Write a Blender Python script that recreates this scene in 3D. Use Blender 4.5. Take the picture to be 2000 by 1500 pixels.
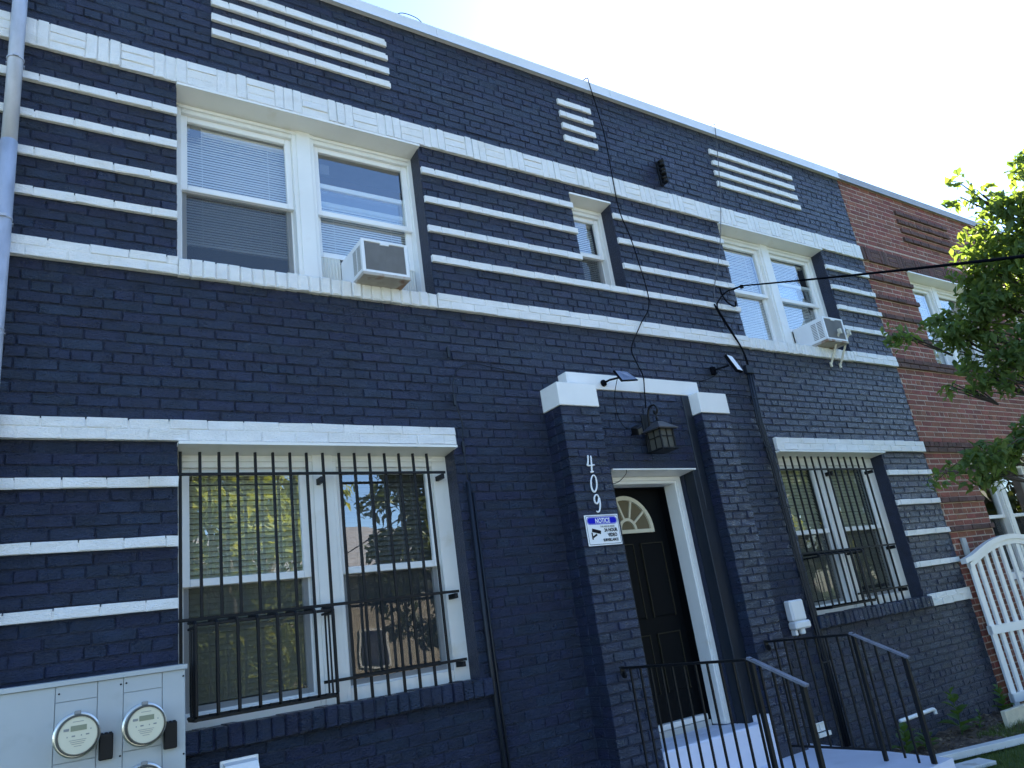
import bpy, math, random
import numpy as np
from mathutils import Matrix, Vector

for o in list(bpy.data.objects): bpy.data.objects.remove(o)
SC = bpy.context.scene
COL = SC.collection
rnd = random.Random(409)
nr = np.random.default_rng(409)

# ------------------------------------------------------------------ camera
YAW, PITCH, ROLL, FPX = 0.618994442527271, 0.31422671902682675, -0.14780397383347682, 1472.83
CAMP = Vector((0.0, -4.596, 1.55))
def cam_axes():
    cy, sy, cp, sp = math.cos(YAW), math.sin(YAW), math.cos(PITCH), math.sin(PITCH)
    f = Vector((sy*cp, cy*cp, sp)); r = Vector((cy, -sy, 0)); u = r.cross(f)
    c, s = math.cos(ROLL), math.sin(ROLL)
    return c*r+s*u, -s*r+c*u, f
CR, CU, CF = cam_axes()
cd = bpy.data.cameras.new('camera'); cam = bpy.data.objects.new('camera', cd); COL.objects.link(cam)
cd.sensor_fit = 'HORIZONTAL'; cd.sensor_width = 36.0; cd.lens = FPX/2000*36.0
cd.clip_start = 0.05; cd.clip_end = 2000
cam.matrix_world = Matrix(((CR.x, CU.x, -CF.x, CAMP.x), (CR.y, CU.y, -CF.y, CAMP.y), (CR.z, CU.z, -CF.z, CAMP.z), (0, 0, 0, 1)))
SC.camera = cam
def proj(p):
    v = Vector(p)-CAMP; d = v.dot(CF)
    return (1000+FPX*v.dot(CR)/d, 750-FPX*v.dot(CU)/d, d)
def at(px, py, dist):
    d = (CF+(px-1000)/FPX*CR-(py-750)/FPX*CU).normalized()
    return CAMP+d*dist

# ------------------------------------------------------------------ sky, sun, exposure
SUN_AZ, SUN_EL = math.radians(57), math.radians(40)      # azimuth from +Y towards +X
w = bpy.data.worlds.new('World'); SC.world = w; w.use_nodes = True
nt = w.node_tree; nt.nodes.clear()
sky = nt.nodes.new('ShaderNodeTexSky'); sky.sky_type = 'NISHITA'; sky.sun_disc = False
sky.sun_elevation = SUN_EL; sky.sun_rotation = SUN_AZ
sky.air_density = 1.0; sky.dust_density = 0.25; sky.ozone_density = 6.0; sky.altitude = 50
bg = nt.nodes.new('ShaderNodeBackground'); bg.inputs[1].default_value = 0.09
wo = nt.nodes.new('ShaderNodeOutputWorld')
nt.links.new(sky.outputs[0], bg.inputs[0]); nt.links.new(bg.outputs[0], wo.inputs[0])
sl = bpy.data.lights.new('sun', 'SUN'); sl.energy = 5.0; sl.angle = math.radians(0.5); sl.color = (1.0, 0.93, 0.82)
so = bpy.data.objects.new('sun', sl); COL.objects.link(so)
sd = Vector((math.sin(SUN_AZ)*math.cos(SUN_EL), math.cos(SUN_AZ)*math.cos(SUN_EL), math.sin(SUN_EL)))
so.rotation_euler = (-sd).to_track_quat('-Z', 'Y').to_euler(); so.location = (0, 0, 20)
vs = SC.view_settings; vs.view_transform = 'Standard'; vs.look = 'None'; vs.gamma = 1.0; vs.use_curve_mapping = False
vs.exposure = 2.45

# ------------------------------------------------------------------ materials
def mat(name, col, rough=0.6, metal=0.0, var=0.0, hue=None, nscale=6.0, bump=0.0, bscale=60.0, stretch=(1, 1, 1), island=0.0, spec=0.5,
        coat=0.0, rvar=0.0, bdist=.01, col2=None, c2scale=3.0, c2lo=.5, c2hi=.65):
    m = bpy.data.materials.new(name); m.use_nodes = True; n = m.node_tree; N = n.nodes; L = n.links
    b = N['Principled BSDF']; b.inputs['Roughness'].default_value = rough; b.inputs['Metallic'].default_value = metal
    b.inputs['Specular IOR Level'].default_value = spec; b.inputs['Coat Weight'].default_value = coat
    b.inputs['Base Color'].default_value = (*col, 1)
    tc = N.new('ShaderNodeTexCoord'); geo = N.new('ShaderNodeNewGeometry')
    mp = N.new('ShaderNodeMapping'); L.new(geo.outputs['Position'], mp.inputs['Vector']); mp.inputs['Scale'].default_value = stretch
    last = None
    if var or island or col2:
        rgb = N.new('ShaderNodeRGB'); rgb.outputs[0].default_value = (*col, 1); last = rgb.outputs[0]
        if col2:
            nz = N.new('ShaderNodeTexNoise'); nz.inputs['Scale'].default_value = c2scale; nz.inputs['Detail'].default_value = 6
            L.new(mp.outputs[0], nz.inputs['Vector'])
            mr = N.new('ShaderNodeMapRange'); mr.inputs[1].default_value = c2lo; mr.inputs[2].default_value = c2hi
            L.new(nz.outputs['Fac'], mr.inputs[0])
            mx = N.new('ShaderNodeMix'); mx.data_type = 'RGBA'; L.new(mr.outputs[0], mx.inputs['Factor'])
            L.new(last, mx.inputs['A']); mx.inputs['B'].default_value = (*col2, 1); last = mx.outputs['Result']
        hs = N.new('ShaderNodeHueSaturation'); L.new(last, hs.inputs['Color'])
        val = None
        if var:
            nz = N.new('ShaderNodeTexNoise'); nz.inputs['Scale'].default_value = nscale; nz.inputs['Detail'].default_value = 7
            L.new(mp.outputs[0], nz.inputs['Vector'])
            mr = N.new('ShaderNodeMapRange'); mr.inputs[1].default_value = .3; mr.inputs[2].default_value = .7
            mr.inputs[3].default_value = 1-var; mr.inputs[4].default_value = 1+var; L.new(nz.outputs['Fac'], mr.inputs[0]); val = mr.outputs[0]
        if island:
            oi = N.new('ShaderNodeObjectInfo'); ad = N.new('ShaderNodeMath'); ad.operation = 'ADD'
            L.new(geo.outputs['Random Per Island'], ad.inputs[0]); L.new(oi.outputs['Random'], ad.inputs[1])
            fr = N.new('ShaderNodeMath'); fr.operation = 'FRACT'; L.new(ad.outputs[0], fr.inputs[0])
            mr = N.new('ShaderNodeMapRange'); mr.inputs[3].default_value = 1-island; mr.inputs[4].default_value = 1+island
            L.new(fr.outputs[0], mr.inputs[0])
            if val:
                mu = N.new('ShaderNodeMath'); mu.operation = 'MULTIPLY'; L.new(val, mu.inputs[0]); L.new(mr.outputs[0], mu.inputs[1]); val = mu.outputs[0]
            else: val = mr.outputs[0]
            if hue:
                m2 = N.new('ShaderNodeMapRange'); m2.inputs[3].default_value = .5-hue; m2.inputs[4].default_value = .5+hue
                m3 = N.new('ShaderNodeMath'); m3.operation = 'MULTIPLY'; m3.inputs[1].default_value = 7.31; L.new(fr.outputs[0], m3.inputs[0])
                m4 = N.new('ShaderNodeMath'); m4.operation = 'FRACT'; L.new(m3.outputs[0], m4.inputs[0]); L.new(m4.outputs[0], m2.inputs[0])
                L.new(m2.outputs[0], hs.inputs['Hue'])
        if val: L.new(val, hs.inputs['Value'])
        L.new(hs.outputs[0], b.inputs['Base Color'])
    if rvar:
        nz = N.new('ShaderNodeTexNoise'); nz.inputs['Scale'].default_value = nscale*1.7; nz.inputs['Detail'].default_value = 5
        L.new(mp.outputs[0], nz.inputs['Vector'])
        mr = N.new('ShaderNodeMapRange'); mr.inputs[1].default_value = .3; mr.inputs[2].default_value = .7
        mr.inputs[3].default_value = max(.05, rough-rvar); mr.inputs[4].default_value = min(1, rough+rvar)
        L.new(nz.outputs['Fac'], mr.inputs[0]); L.new(mr.outputs[0], b.inputs['Roughness'])
    if bump:
        nz = N.new('ShaderNodeTexNoise'); nz.inputs['Scale'].default_value = bscale; nz.inputs['Detail'].default_value = 5; nz.inputs['Roughness'].default_value = .65
        L.new(mp.outputs[0], nz.inputs['Vector'])
        bp = N.new('ShaderNodeBump'); bp.inputs['Strength'].default_value = bump; bp.inputs['Distance'].default_value = bdist
        L.new(nz.outputs['Fac'], bp.inputs['Height']); L.new(bp.outputs[0], b.inputs['Normal'])
    return m

M = {}
M['navy'] = mat('navy_painted_brick', (.0108, .0182, .047), .37, spec=.62, var=.35, nscale=7, bump=1.0, bdist=.024, bscale=48, stretch=(1, 1, 2.2), island=.16, hue=.015, rvar=.16)
M['navymortar'] = mat('navy_painted_mortar', (.0098, .0165, .042), .42, spec=.5, var=.25, nscale=20, bump=.9, bdist=.02, bscale=70)
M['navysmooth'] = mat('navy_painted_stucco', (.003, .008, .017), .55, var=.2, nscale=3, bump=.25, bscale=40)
M['whitebrick'] = mat('white_painted_brick', (.78, .775, .755), .5, var=.05, nscale=9, bump=1.0, bdist=.010, bscale=55, stretch=(1, 1, 2.2), island=.02,
                      col2=(.66, .63, .56), c2scale=2.2, c2lo=.58, c2hi=.8)
M['whitepaint'] = mat('white_paint', (.78, .775, .75), .42, var=.03, nscale=5, bump=.08, bscale=30)
M['whitetrim'] = mat('white_window_trim', (.76, .755, .72), .38, var=.04, nscale=4, bump=.05, bscale=25, col2=(.62, .56, .44), c2scale=5, c2lo=.62, c2hi=.85)
M['vinyl'] = mat('white_vinyl', (.8, .8, .79), .32, var=.03, nscale=4)
M['coping'] = mat('coping_metal_white', (.66, .665, .68), .4, var=.06, nscale=2, rvar=.1)
M['copinggrey'] = mat('coping_metal_grey', (.30, .285, .28), .5, var=.12, nscale=3, bump=.1, bscale=15)
M['galv'] = mat('galvanised_steel', (.40, .42, .48), .55, metal=.2, var=.18, nscale=14, rvar=.12, stretch=(1, 1, .35), bump=.06, bscale=12)
M['black'] = mat('black_iron', (.004, .0045, .006), .5, spec=.28, var=.2, nscale=20, bump=.15, bscale=120)
M['blackplastic'] = mat('black_cable', (.006, .007, .010), 1.0, spec=0.0)
M['meterpanel'] = mat('grey_enclosure_paint', (.40, .43, .44), .42, var=.06, nscale=3, bump=.06, bscale=14, col2=(.33, .35, .35), c2scale=7, c2lo=.6, c2hi=.8)
M['meterring'] = mat('steel_ring', (.7, .68, .62), .28, metal=.9)
M['meterface'] = mat('meter_face', (.66, .62, .47), .4)
M['lcd'] = mat('meter_display', (.22, .24, .16), .3)
M['inkgrey'] = mat('grey_print', (.25, .25, .24), .6)
M['inkblack'] = mat('black_print', (.006, .006, .01), .7, spec=.15)
M['signblue'] = mat('sign_blue', (.008, .012, .45), .7, spec=.15)
M['signwhite'] = mat('sign_white', (.78, .79, .80), .35)
M['door'] = mat('door_black_paint', (.0018, .0026, .0036), .6, bump=.1, bscale=30, spec=.14)
M['brass'] = mat('aged_brass_line', (.028, .024, .015), .6, spec=.2)
M['cream'] = mat('cream_fanlight', (.62, .57, .42), .45)
M['red'] = mat('red_brick', (.21, .064, .041), .82, var=.18, nscale=7, bump=.8, bscale=70, stretch=(1, 1, 2.2), island=.24, hue=.012)
M['brown'] = mat('brown_brick', (.105, .052, .042), .85, var=.2, nscale=8, bump=1.0, bscale=60, stretch=(1, 1, 3), island=.2, hue=.012)
M['mortar'] = mat('pale_mortar', (.42, .32, .26), .9, var=.15, nscale=12, bump=.5, bscale=90)
M['concrete'] = mat('blue_painted_concrete', (.68, .69, .78), .5, var=.06, nscale=3, bump=.25, bscale=22, col2=(.55, .56, .62), c2scale=4, c2lo=.6, c2hi=.8)
M['concreteplain'] = mat('sidewalk_concrete', (.5, .49, .46), .85, var=.12, nscale=2, bump=.3, bscale=40)
M['asphalt'] = mat('asphalt', (.09, .09, .092), .9, var=.2, nscale=4, bump=.5, bscale=120)
M['soil'] = mat('soil', (.085, .058, .042), .95, var=.45, nscale=12, bump=1.0, bscale=35, col2=(.15, .105, .07), c2scale=9, c2lo=.5, c2hi=.7)
M['lawn'] = mat('lawn_ground', (.05, .085, .02), .95, var=.4, nscale=5, bump=.8, bscale=50)
M['board'] = mat('weathered_white_board', (.68, .67, .64), .6, var=.1, nscale=6, bump=.2, bscale=40, col2=(.45, .42, .36), c2scale=9, c2lo=.6, c2hi=.75)
M['creamboard'] = mat('cream_board', (.60, .54, .40), .7, var=.15, nscale=9, bump=.4, bscale=50)
M['acwhite'] = mat('ac_cabinet', (.74, .75, .76), .45, var=.05, nscale=5)
M['acgrey'] = mat('ac_condenser', (.19, .19, .19), .6, var=.1, nscale=10)
M['acrust'] = mat('ac_base_stained', (.42, .38, .33), .6, var=.2, nscale=8, col2=(.22, .13, .08), c2scale=8, c2lo=.5, c2hi=.62)
M['dark'] = mat('dark_void', (.01, .01, .01), .9)
M['room'] = mat('room_interior', (.16, .15, .14), .9)
M['bark'] = mat('bark', (.075, .06, .048), .9, var=.3, nscale=10, bump=1, bscale=40, stretch=(1, 1, .3))
M['greenpost'] = mat('green_post', (.01, .09, .06), .45)
M['solar'] = mat('solar_cell', (.02, .025, .06), .12, coat=.6)
M['lampglass'] = mat('frosted_lamp_glass', (.075, .072, .06), .3)
M['ribbed'] = mat('accordion_panel', (.62, .61, .55), .5)
M['shingle'] = mat('grey_shingle', (.13, .13, .135), .9, var=.25, nscale=8, bump=.4, bscale=50)
M['farwall'] = mat('tan_siding', (.42, .36, .28), .8, var=.1, nscale=3)
M['conduitpaint'] = mat('navy_painted_conduit', (.006, .009, .016), .5, spec=.4)
M['rust'] = mat('rusty_bracket_paint', (.62, .58, .47), .6, var=.2, nscale=18, col2=(.3, .2, .12), c2scale=30, c2lo=.6, c2hi=.75)

def blind_mat(name, col):
    m = bpy.data.materials.new(name); m.use_nodes = True; N = m.node_tree.nodes; L = m.node_tree.links; N.clear()
    d = N.new('ShaderNodeBsdfDiffuse'); d.inputs[0].default_value = (*col, 1)
    t = N.new('ShaderNodeBsdfTranslucent'); t.inputs[0].default_value = (*col, 1)
    mx = N.new('ShaderNodeMixShader'); mx.inputs[0].default_value = .2
    o = N.new('ShaderNodeOutputMaterial'); L.new(d.outputs[0], mx.inputs[1]); L.new(t.outputs[0], mx.inputs[2]); L.new(mx.outputs[0], o.inputs[0])
    return m
M['blind'] = blind_mat('white_blind', (.82, .81, .78))
M['blindcream'] = blind_mat('cream_blind', (.62, .61, .47))
M['blindgrey'] = blind_mat('grey_blind', (.17, .17, .17))

def glass_mat(name, ior=1.75, tint=(.93, .96, .95), wav=.0015):
    m = bpy.data.materials.new(name); m.use_nodes = True; N = m.node_tree.nodes; L = m.node_tree.links; N.clear()
    t = N.new('ShaderNodeBsdfTransparent'); t.inputs[0].default_value = (*tint, 1)
    g = N.new('ShaderNodeBsdfGlossy'); g.inputs['Roughness'].default_value = 0.0; g.inputs[0].default_value = (1, 1, 1, 1)
    geo = N.new('ShaderNodeNewGeometry')
    dt = N.new('ShaderNodeVectorMath'); dt.operation = 'DOT_PRODUCT'; L.new(geo.outputs['Normal'], dt.inputs[0]); L.new(geo.outputs['Incoming'], dt.inputs[1])
    ab = N.new('ShaderNodeMath'); ab.operation = 'ABSOLUTE'; L.new(dt.outputs['Value'], ab.inputs[0])
    om = N.new('ShaderNodeMath'); om.operation = 'SUBTRACT'; om.inputs[0].default_value = 1; L.new(ab.outputs[0], om.inputs[1])
    pw = N.new('ShaderNodeMath'); pw.operation = 'POWER'; pw.inputs[1].default_value = 5; L.new(om.outputs[0], pw.inputs[0])
    f = N.new('ShaderNodeMapRange'); f.inputs[3].default_value = ior; f.inputs[4].default_value = 1.0; L.new(pw.outputs[0], f.inputs[0])   # two-pane reflectance at normal incidence .. 1
    nz = N.new('ShaderNodeTexNoise'); nz.inputs['Scale'].default_value = 3.0; nz.inputs['Detail'].default_value = 1; L.new(geo.outputs['Position'], nz.inputs['Vector'])
    bp = N.new('ShaderNodeBump'); bp.inputs['Strength'].default_value = 1.0; bp.inputs['Distance'].default_value = wav; L.new(nz.outputs['Fac'], bp.inputs['Height'])
    L.new(bp.outputs[0], g.inputs['Normal'])
    mx = N.new('ShaderNodeMixShader'); o = N.new('ShaderNodeOutputMaterial')
    L.new(f.outputs[0], mx.inputs[0]); L.new(t.outputs[0], mx.inputs[1]); L.new(g.outputs[0], mx.inputs[2]); L.new(mx.outputs[0], o.inputs[0])
    return m
M['glass'] = glass_mat('window_glass', .25)
def screen_mat():
    m = bpy.data.materials.new('insect_screen'); m.use_nodes = True; N = m.node_tree.nodes; L = m.node_tree.links; N.clear()
    t = N.new('ShaderNodeBsdfTransparent'); d = N.new('ShaderNodeBsdfDiffuse'); d.inputs[0].default_value = (.045, .047, .05, 1)
    mx = N.new('ShaderNodeMixShader'); mx.inputs[0].default_value = .5
    o = N.new('ShaderNodeOutputMaterial'); L.new(t.outputs[0], mx.inputs[1]); L.new(d.outputs[0], mx.inputs[2]); L.new(mx.outputs[0], o.inputs[0])
    return m
M['screen'] = screen_mat()
def leaf_mat(name, c1, c2, trans=.45):
    m = bpy.data.materials.new(name); m.use_nodes = True; N = m.node_tree.nodes; L = m.node_tree.links; N.clear()
    geo = N.new('ShaderNodeNewGeometry'); mx0 = N.new('ShaderNodeMix'); mx0.data_type = 'RGBA'
    mx0.inputs['A'].default_value = (*c1, 1); mx0.inputs['B'].default_value = (*c2, 1); L.new(geo.outputs['Random Per Island'], mx0.inputs['Factor'])
    d = N.new('ShaderNodeBsdfPrincipled'); d.inputs['Roughness'].default_value = .55; L.new(mx0.outputs['Result'], d.inputs['Base Color'])
    t = N.new('ShaderNodeBsdfTranslucent')
    br = N.new('ShaderNodeMix'); br.data_type = 'RGBA'; br.blend_type = 'MULTIPLY'; br.inputs['Factor'].default_value = 1
    L.new(mx0.outputs['Result'], br.inputs['A']); br.inputs['B'].default_value = (2.4, 2.0, .7, 1); L.new(br.outputs['Result'], t.inputs[0])
    mx = N.new('ShaderNodeMixShader'); mx.inputs[0].default_value = trans
    o = N.new('ShaderNodeOutputMaterial'); L.new(d.outputs[0], mx.inputs[1]); L.new(t.outputs[0], mx.inputs[2]); L.new(mx.outputs[0], o.inputs[0])
    return m
M['leaf'] = leaf_mat('dogwood_leaf', (.07, .13, .048), (.12, .18, .06), .5)
M['leaf2'] = leaf_mat('street_tree_leaf', (.11, .15, .025), (.19, .22, .045), .4)
M['leaf3'] = leaf_mat('dark_tree_leaf', (.03, .05, .015), (.07, .09, .025), .3)
M['grass'] = leaf_mat('grass_blade', (.05, .10, .02), (.11, .14, .04), .3)
M['weed'] = leaf_mat('weed_leaf', (.05, .11, .025), (.09, .15, .035), .4)

# ------------------------------------------------------------------ mesh helpers
WLOC = {}
class MB:
    def __init__(s): s.v = []; s.f = []; s.sm = False
    def quad(s, a, b, c, d):
        i = len(s.v); s.v += [a, b, c, d]; s.f.append((i, i+1, i+2, i+3))
    def box(s, x0, x1, y0, y1, z0, z1):
        i = len(s.v)
        s.v += [(x0, y0, z0), (x1, y0, z0), (x1, y1, z0), (x0, y1, z0), (x0, y0, z1), (x1, y0, z1), (x1, y1, z1), (x0, y1, z1)]
        s.f += [(i, i+3, i+2, i+1), (i+4, i+5, i+6, i+7), (i, i+1, i+5, i+4), (i+1, i+2, i+6, i+5), (i+2, i+3, i+7, i+6), (i+3, i, i+4, i+7)]
        return s
    def cbox(s, x0, x1, y0, y1, z0, z1, b=.004):
        # chamfered box
        i = len(s.v); X = (x0, x1); Y = (y0, y1); Z = (z0, z1); idx = {}
        for a in (0, 1):
            for c in (0, 1):
                for d in (0, 1):
                    sx, sy, sz = (b, -b)[a], (b, -b)[c], (b, -b)[d]
                    idx[a, c, d, 0] = len(s.v); s.v.append((X[a], Y[c]+sy, Z[d]+sz))
                    idx[a, c, d, 1] = len(s.v); s.v.append((X[a]+sx, Y[c], Z[d]+sz))
                    idx[a, c, d, 2] = len(s.v); s.v.append((X[a]+sx, Y[c]+sy, Z[d]))
        g = idx
        for a in (0, 1):
            q = [g[a, 0, 0, 0], g[a, 1, 0, 0], g[a, 1, 1, 0], g[a, 0, 1, 0]]; s.f.append(tuple(q if a else q[::-1]))
            q = [g[0, a, 0, 1], g[1, a, 0, 1], g[1, a, 1, 1], g[0, a, 1, 1]]; s.f.append(tuple(q[::-1] if a else q))
            q = [g[0, 0, a, 2], g[1, 0, a, 2], g[1, 1, a, 2], g[0, 1, a, 2]]; s.f.append(tuple(q if a else q[::-1]))
            for c in (0, 1):
                def fl(q, ref):
                    v = [Vector(s.v[k]) for k in q]; n = (v[1]-v[0]).cross(v[2]-v[0])
                    s.f.append(tuple(q if n.dot(Vector(ref)) > 0 else q[::-1]))
                fl([g[a, c, 0, 0], g[a, c, 1, 0], g[a, c, 1, 1], g[a, c, 0, 1]], (2*a-1, 2*c-1, 0))
                fl([g[a, 0, c, 0], g[a, 1, c, 0], g[a, 1, c, 2], g[a, 0, c, 2]], (2*a-1, 0, 2*c-1))
                fl([g[0, a, c, 1], g[1, a, c, 1], g[1, a, c, 2], g[0, a, c, 2]], (0, 2*a-1, 2*c-1))
                for d in (0, 1):
                    fl([g[a, c, d, 0], g[a, c, d, 1], g[a, c, d, 2]], (2*a-1, 2*c-1, 2*d-1))
        return s
    def tube(s, pts, r, seg=8, cap=True):
        pts = [Vector(p) for p in pts]; n = len(pts); rr = r if isinstance(r, (list, tuple)) else [r]*n
        base = len(s.v); up = None
        for k, p in enumerate(pts):
            t = (pts[min(k+1, n-1)]-pts[max(k-1, 0)]).normalized()
            if up is None:
                up = Vector((0, 0, 1)) if abs(t.z) < .9 else Vector((1, 0, 0))
            a = t.cross(up).normalized(); b = a.cross(t).normalized(); up = b
            for j in range(seg):
                th = 2*math.pi*j/seg
                s.v.append(tuple(p+rr[k]*(math.cos(th)*a+math.sin(th)*b)))
        for k in range(n-1):
            for j in range(seg):
                a0 = base+k*seg+j; a1 = base+k*seg+(j+1) % seg
                s.f.append((a0, a0+seg, a1+seg, a1))
        if cap:
            s.f.append(tuple(base+j for j in range(seg))); s.f.append(tuple(base+(n-1)*seg+j for j in reversed(range(seg))))
        return s
    def lathe(s, c, prof, axis='y', seg=24):
        # prof: list of (radius, along)
        base = len(s.v); n = len(prof)
        for r, a in prof:
            for j in range(seg):
                th = 2*math.pi*j/seg; u, v_ = r*math.cos(th), r*math.sin(th)
                p = {'y': (c[0]+u, c[1]+a, c[2]+v_), 'z': (c[0]+u, c[1]+v_, c[2]+a), 'x': (c[0]+a, c[1]+u, c[2]+v_)}[axis]
                s.v.append(p)
        for k in range(n-1):
            for j in range(seg):
                a0 = base+k*seg+j; a1 = base+k*seg+(j+1) % seg
                s.f.append((a0, a1, a1+seg, a0+seg))
        s.f.append(tuple(base+j for j in reversed(range(seg)))); s.f.append(tuple(base+(n-1)*seg+j for j in range(seg)))
        return s
    def prism(s, poly, y0, y1):
        # poly in xz, extruded along y
        i = len(s.v); n = len(poly)
        s.v += [(x, y0, z) for x, z in poly]+[(x, y1, z) for x, z in poly]
        s.f.append(tuple(range(i, i+n))); s.f.append(tuple(reversed(range(i+n, i+2*n))))
        for k in range(n):
            k2 = (k+1) % n; s.f.append((i+k, i+n+k, i+n+k2, i+k2))
        return s
    def prismx(s, poly, x0, x1):
        # poly in yz, extruded along x
        i = len(s.v); n = len(poly)
        s.v += [(x0, y, z) for y, z in poly]+[(x1, y, z) for y, z in poly]
        s.f.append(tuple(range(i, i+n))); s.f.append(tuple(reversed(range(i+n, i+2*n))))
        for k in range(n):
            k2 = (k+1) % n; s.f.append((i+k, i+n+k, i+n+k2, i+k2))
        return s
    def rot(s, start, pivot, R):
        pv = Vector(pivot)
        for k in range(start, len(s.v)): s.v[k] = tuple(pv+R @ (Vector(s.v[k])-pv))
        return s
    def build(s, name, m, parent=None, smooth=False, recalc=False):
        v = np.array(s.v, dtype=float); c = (v.min(0)+v.max(0))/2
        me = bpy.data.meshes.new(name); me.from_pydata((v-c).tolist(), [], s.f)
        me.materials.append(M[m] if isinstance(m, str) else m)
        if smooth or s.sm: me.polygons.foreach_set('use_smooth', [True]*len(me.polygons))
        me.update()
        o = bpy.data.objects.new(name, me); COL.objects.link(o)
        pl = WLOC[parent.name] if parent else np.zeros(3)
        o.location = (c-pl).tolist(); WLOC[o.name] = c
        if parent: o.parent = parent
        return o
def tag(o, label=None, cat=None, group=None, kind=None):
    if label: o['label'] = label
    if cat: o['category'] = cat
    if group: o['group'] = group
    if kind: o['kind'] = kind
    return o
def thing(name, loc, label, cat, group=None):
    o = bpy.data.objects.new(name, None); o.empty_display_size = .2; COL.objects.link(o); o.location = loc
    WLOC[o.name] = np.array(loc, dtype=float)
    return tag(o, label, cat, group)
def smooth_path(p, n=6):
    p = [Vector(q) for q in p]; out = []
    for i in range(len(p)-1):
        a, b, c, d = p[max(i-1, 0)], p[i], p[i+1], p[min(i+2, len(p)-1)]
        for k in range(n):
            t = k/n; out.append(.5*((2*b)+(c-a)*t+(2*a-5*b+4*c-d)*t*t+(3*b-a-3*c+d)*t**3))
    return out+[p[-1]]
def B(*a): return MB().box(*a)
def CB(*a, **k): return MB().cbox(*a, **k)

# ------------------------------------------------------------------ facade grid
Z0, C = 3.956, .0677            # underside of the upper sill band, one brick course
def zc(k):
    return Z0+k*C if k <= 25 else 5.662+(k-25)*.0716
XL, XR = -.95, 9.085
WIN_L, WIN_R, SM = (.83, 2.68), (6.32, 8.17), (4.25, 4.75)
ZU0, ZU1 = 4.085, 5.443
ZL0, ZL1 = 1.30, 2.871
ZS0, ZS1 = 4.425, 5.36
REV = .165

def brick_v(x0, x1, y0, y1, z0, z1, b=.005, j=.0026, rg=rnd):
    """one brick: back quad + front outer quad + inset face, slightly uneven. faces -y"""
    J = lambda: rg.uniform(-j, j)
    dy = rg.uniform(-.0022, .0022)
    fo = [(x0+J(), y0+b+dy, z0+J()), (x1+J(), y0+b+dy, z0+J()), (x1+J(), y0+b+dy, z1+J()), (x0+J(), y0+b+dy, z1+J())]
    fi = [(x0+b+J(), y0+dy+J(), z0+b+J()), (x1-b+J(), y0+dy+J(), z0+b+J()), (x1-b+J(), y0+dy+J(), z1-b+J()), (x0+b+J(), y0+dy+J(), z1-b+J())]
    ba = [(x0, y1, z0), (x1, y1, z0), (x1, y1, z1), (x0, y1, z1)]
    return ba+fo+fi
BRF = [(8, 9, 10, 11), (4, 5, 9, 8), (5, 6, 10, 9), (6, 7, 11, 10), (7, 4, 8, 11), (0, 1, 5, 4), (1, 2, 6, 5), (2, 3, 7, 6), (3, 0, 4, 7)]
def add_bricks(mb, lst):
    for v in lst:
        i = len(mb.v); mb.v += v; mb.f += [tuple(i+k for k in f) for f in BRF]
    return mb
def brick_obj(v, m, parent, name='brick'):
    mb = MB(); add_bricks(mb, [v]); return mb.build(name, m, parent)
def cut(segs, a, b):
    out = []
    for s0, s1 in segs:
        if b <= s0 or a >= s1: out.append((s0, s1)); continue
        if a > s0+.001: out.append((s0, a))
        if b < s1-.001: out.append((b, s1))
    return out
def lay(x0, x1, k, gap=.0058, phase=0.0, hd=True):
    """brick x-ranges of a course inside x0..x1"""
    L = .2132; hdr = hd and (k % 6 == 3)
    if hdr: L = .1066
    off = (k % 2)*.5*L+phase+((k*7919) % 13-6)*.0018
    n = math.floor((x0-off)/L); out = []; x = off+n*L
    while x < x1:
        a, b = max(x, x0), min(x+L-gap, x1)
        if b-a > .028: out.append((a, b))
        x += L
    return out
def screen_area(v):
    p = [proj(q) for q in v[8:12]]
    if any(q[2] < .2 for q in p): return 0
    cx = sum(q[0] for q in p)/4; cy = sum(q[1] for q in p)/4
    if not (-10 < cx < 2010 and -10 < cy < 1510): return 0
    a = 0
    for i in range(4): a += p[i][0]*p[(i+1) % 4][1]-p[(i+1) % 4][0]*p[i][1]
    return abs(a)/2

# ================================================================== PAINTED HOUSE
house = thing('brick_house', (4.5, 0, 0), 'two-storey navy painted brick house with white brick stripes and house number 409', 'house')
def rect_wall(name, m, x0, x1, z0, z1, y0, y1, holes, parent):
    """solid slab with rectangular openings, real reveals"""
    xs = sorted({x0, x1, *[h[0] for h in holes], *[h[1] for h in holes]}); zs = sorted({z0, z1, *[h[2] for h in holes], *[h[3] for h in holes]})
    mb = MB()
    inside = lambda x, z: any(h[0] < x < h[1] and h[2] < z < h[3] for h in holes)
    nx, nz = len(xs)-1, len(zs)-1
    solid = [[not inside((xs[i]+xs[i+1])/2, (zs[j]+zs[j+1])/2) for j in range(nz)] for i in range(nx)]
    S = lambda i, j: 0 <= i < nx and 0 <= j < nz and solid[i][j]
    for i in range(nx):
        for j in range(nz):
            if not solid[i][j]: continue
            a, b, c, d = xs[i], xs[i+1], zs[j], zs[j+1]
            mb.quad((a, y0, c), (b, y0, c), (b, y0, d), (a, y0, d)); mb.quad((b, y1, c), (a, y1, c), (a, y1, d), (b, y1, d))
            if not S(i-1, j): mb.quad((a, y1, c), (a, y0, c), (a, y0, d), (a, y1, d))
            if not S(i+1, j): mb.quad((b, y0, c), (b, y1, c), (b, y1, d), (b, y0, d))
            if not S(i, j-1): mb.quad((a, y1, c), (b, y1, c), (b, y0, c), (a, y0, c))
            if not S(i, j+1): mb.quad((a, y0, d), (b, y0, d), (b, y1, d), (a, y1, d))
    return mb.build(name, m, parent)
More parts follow.
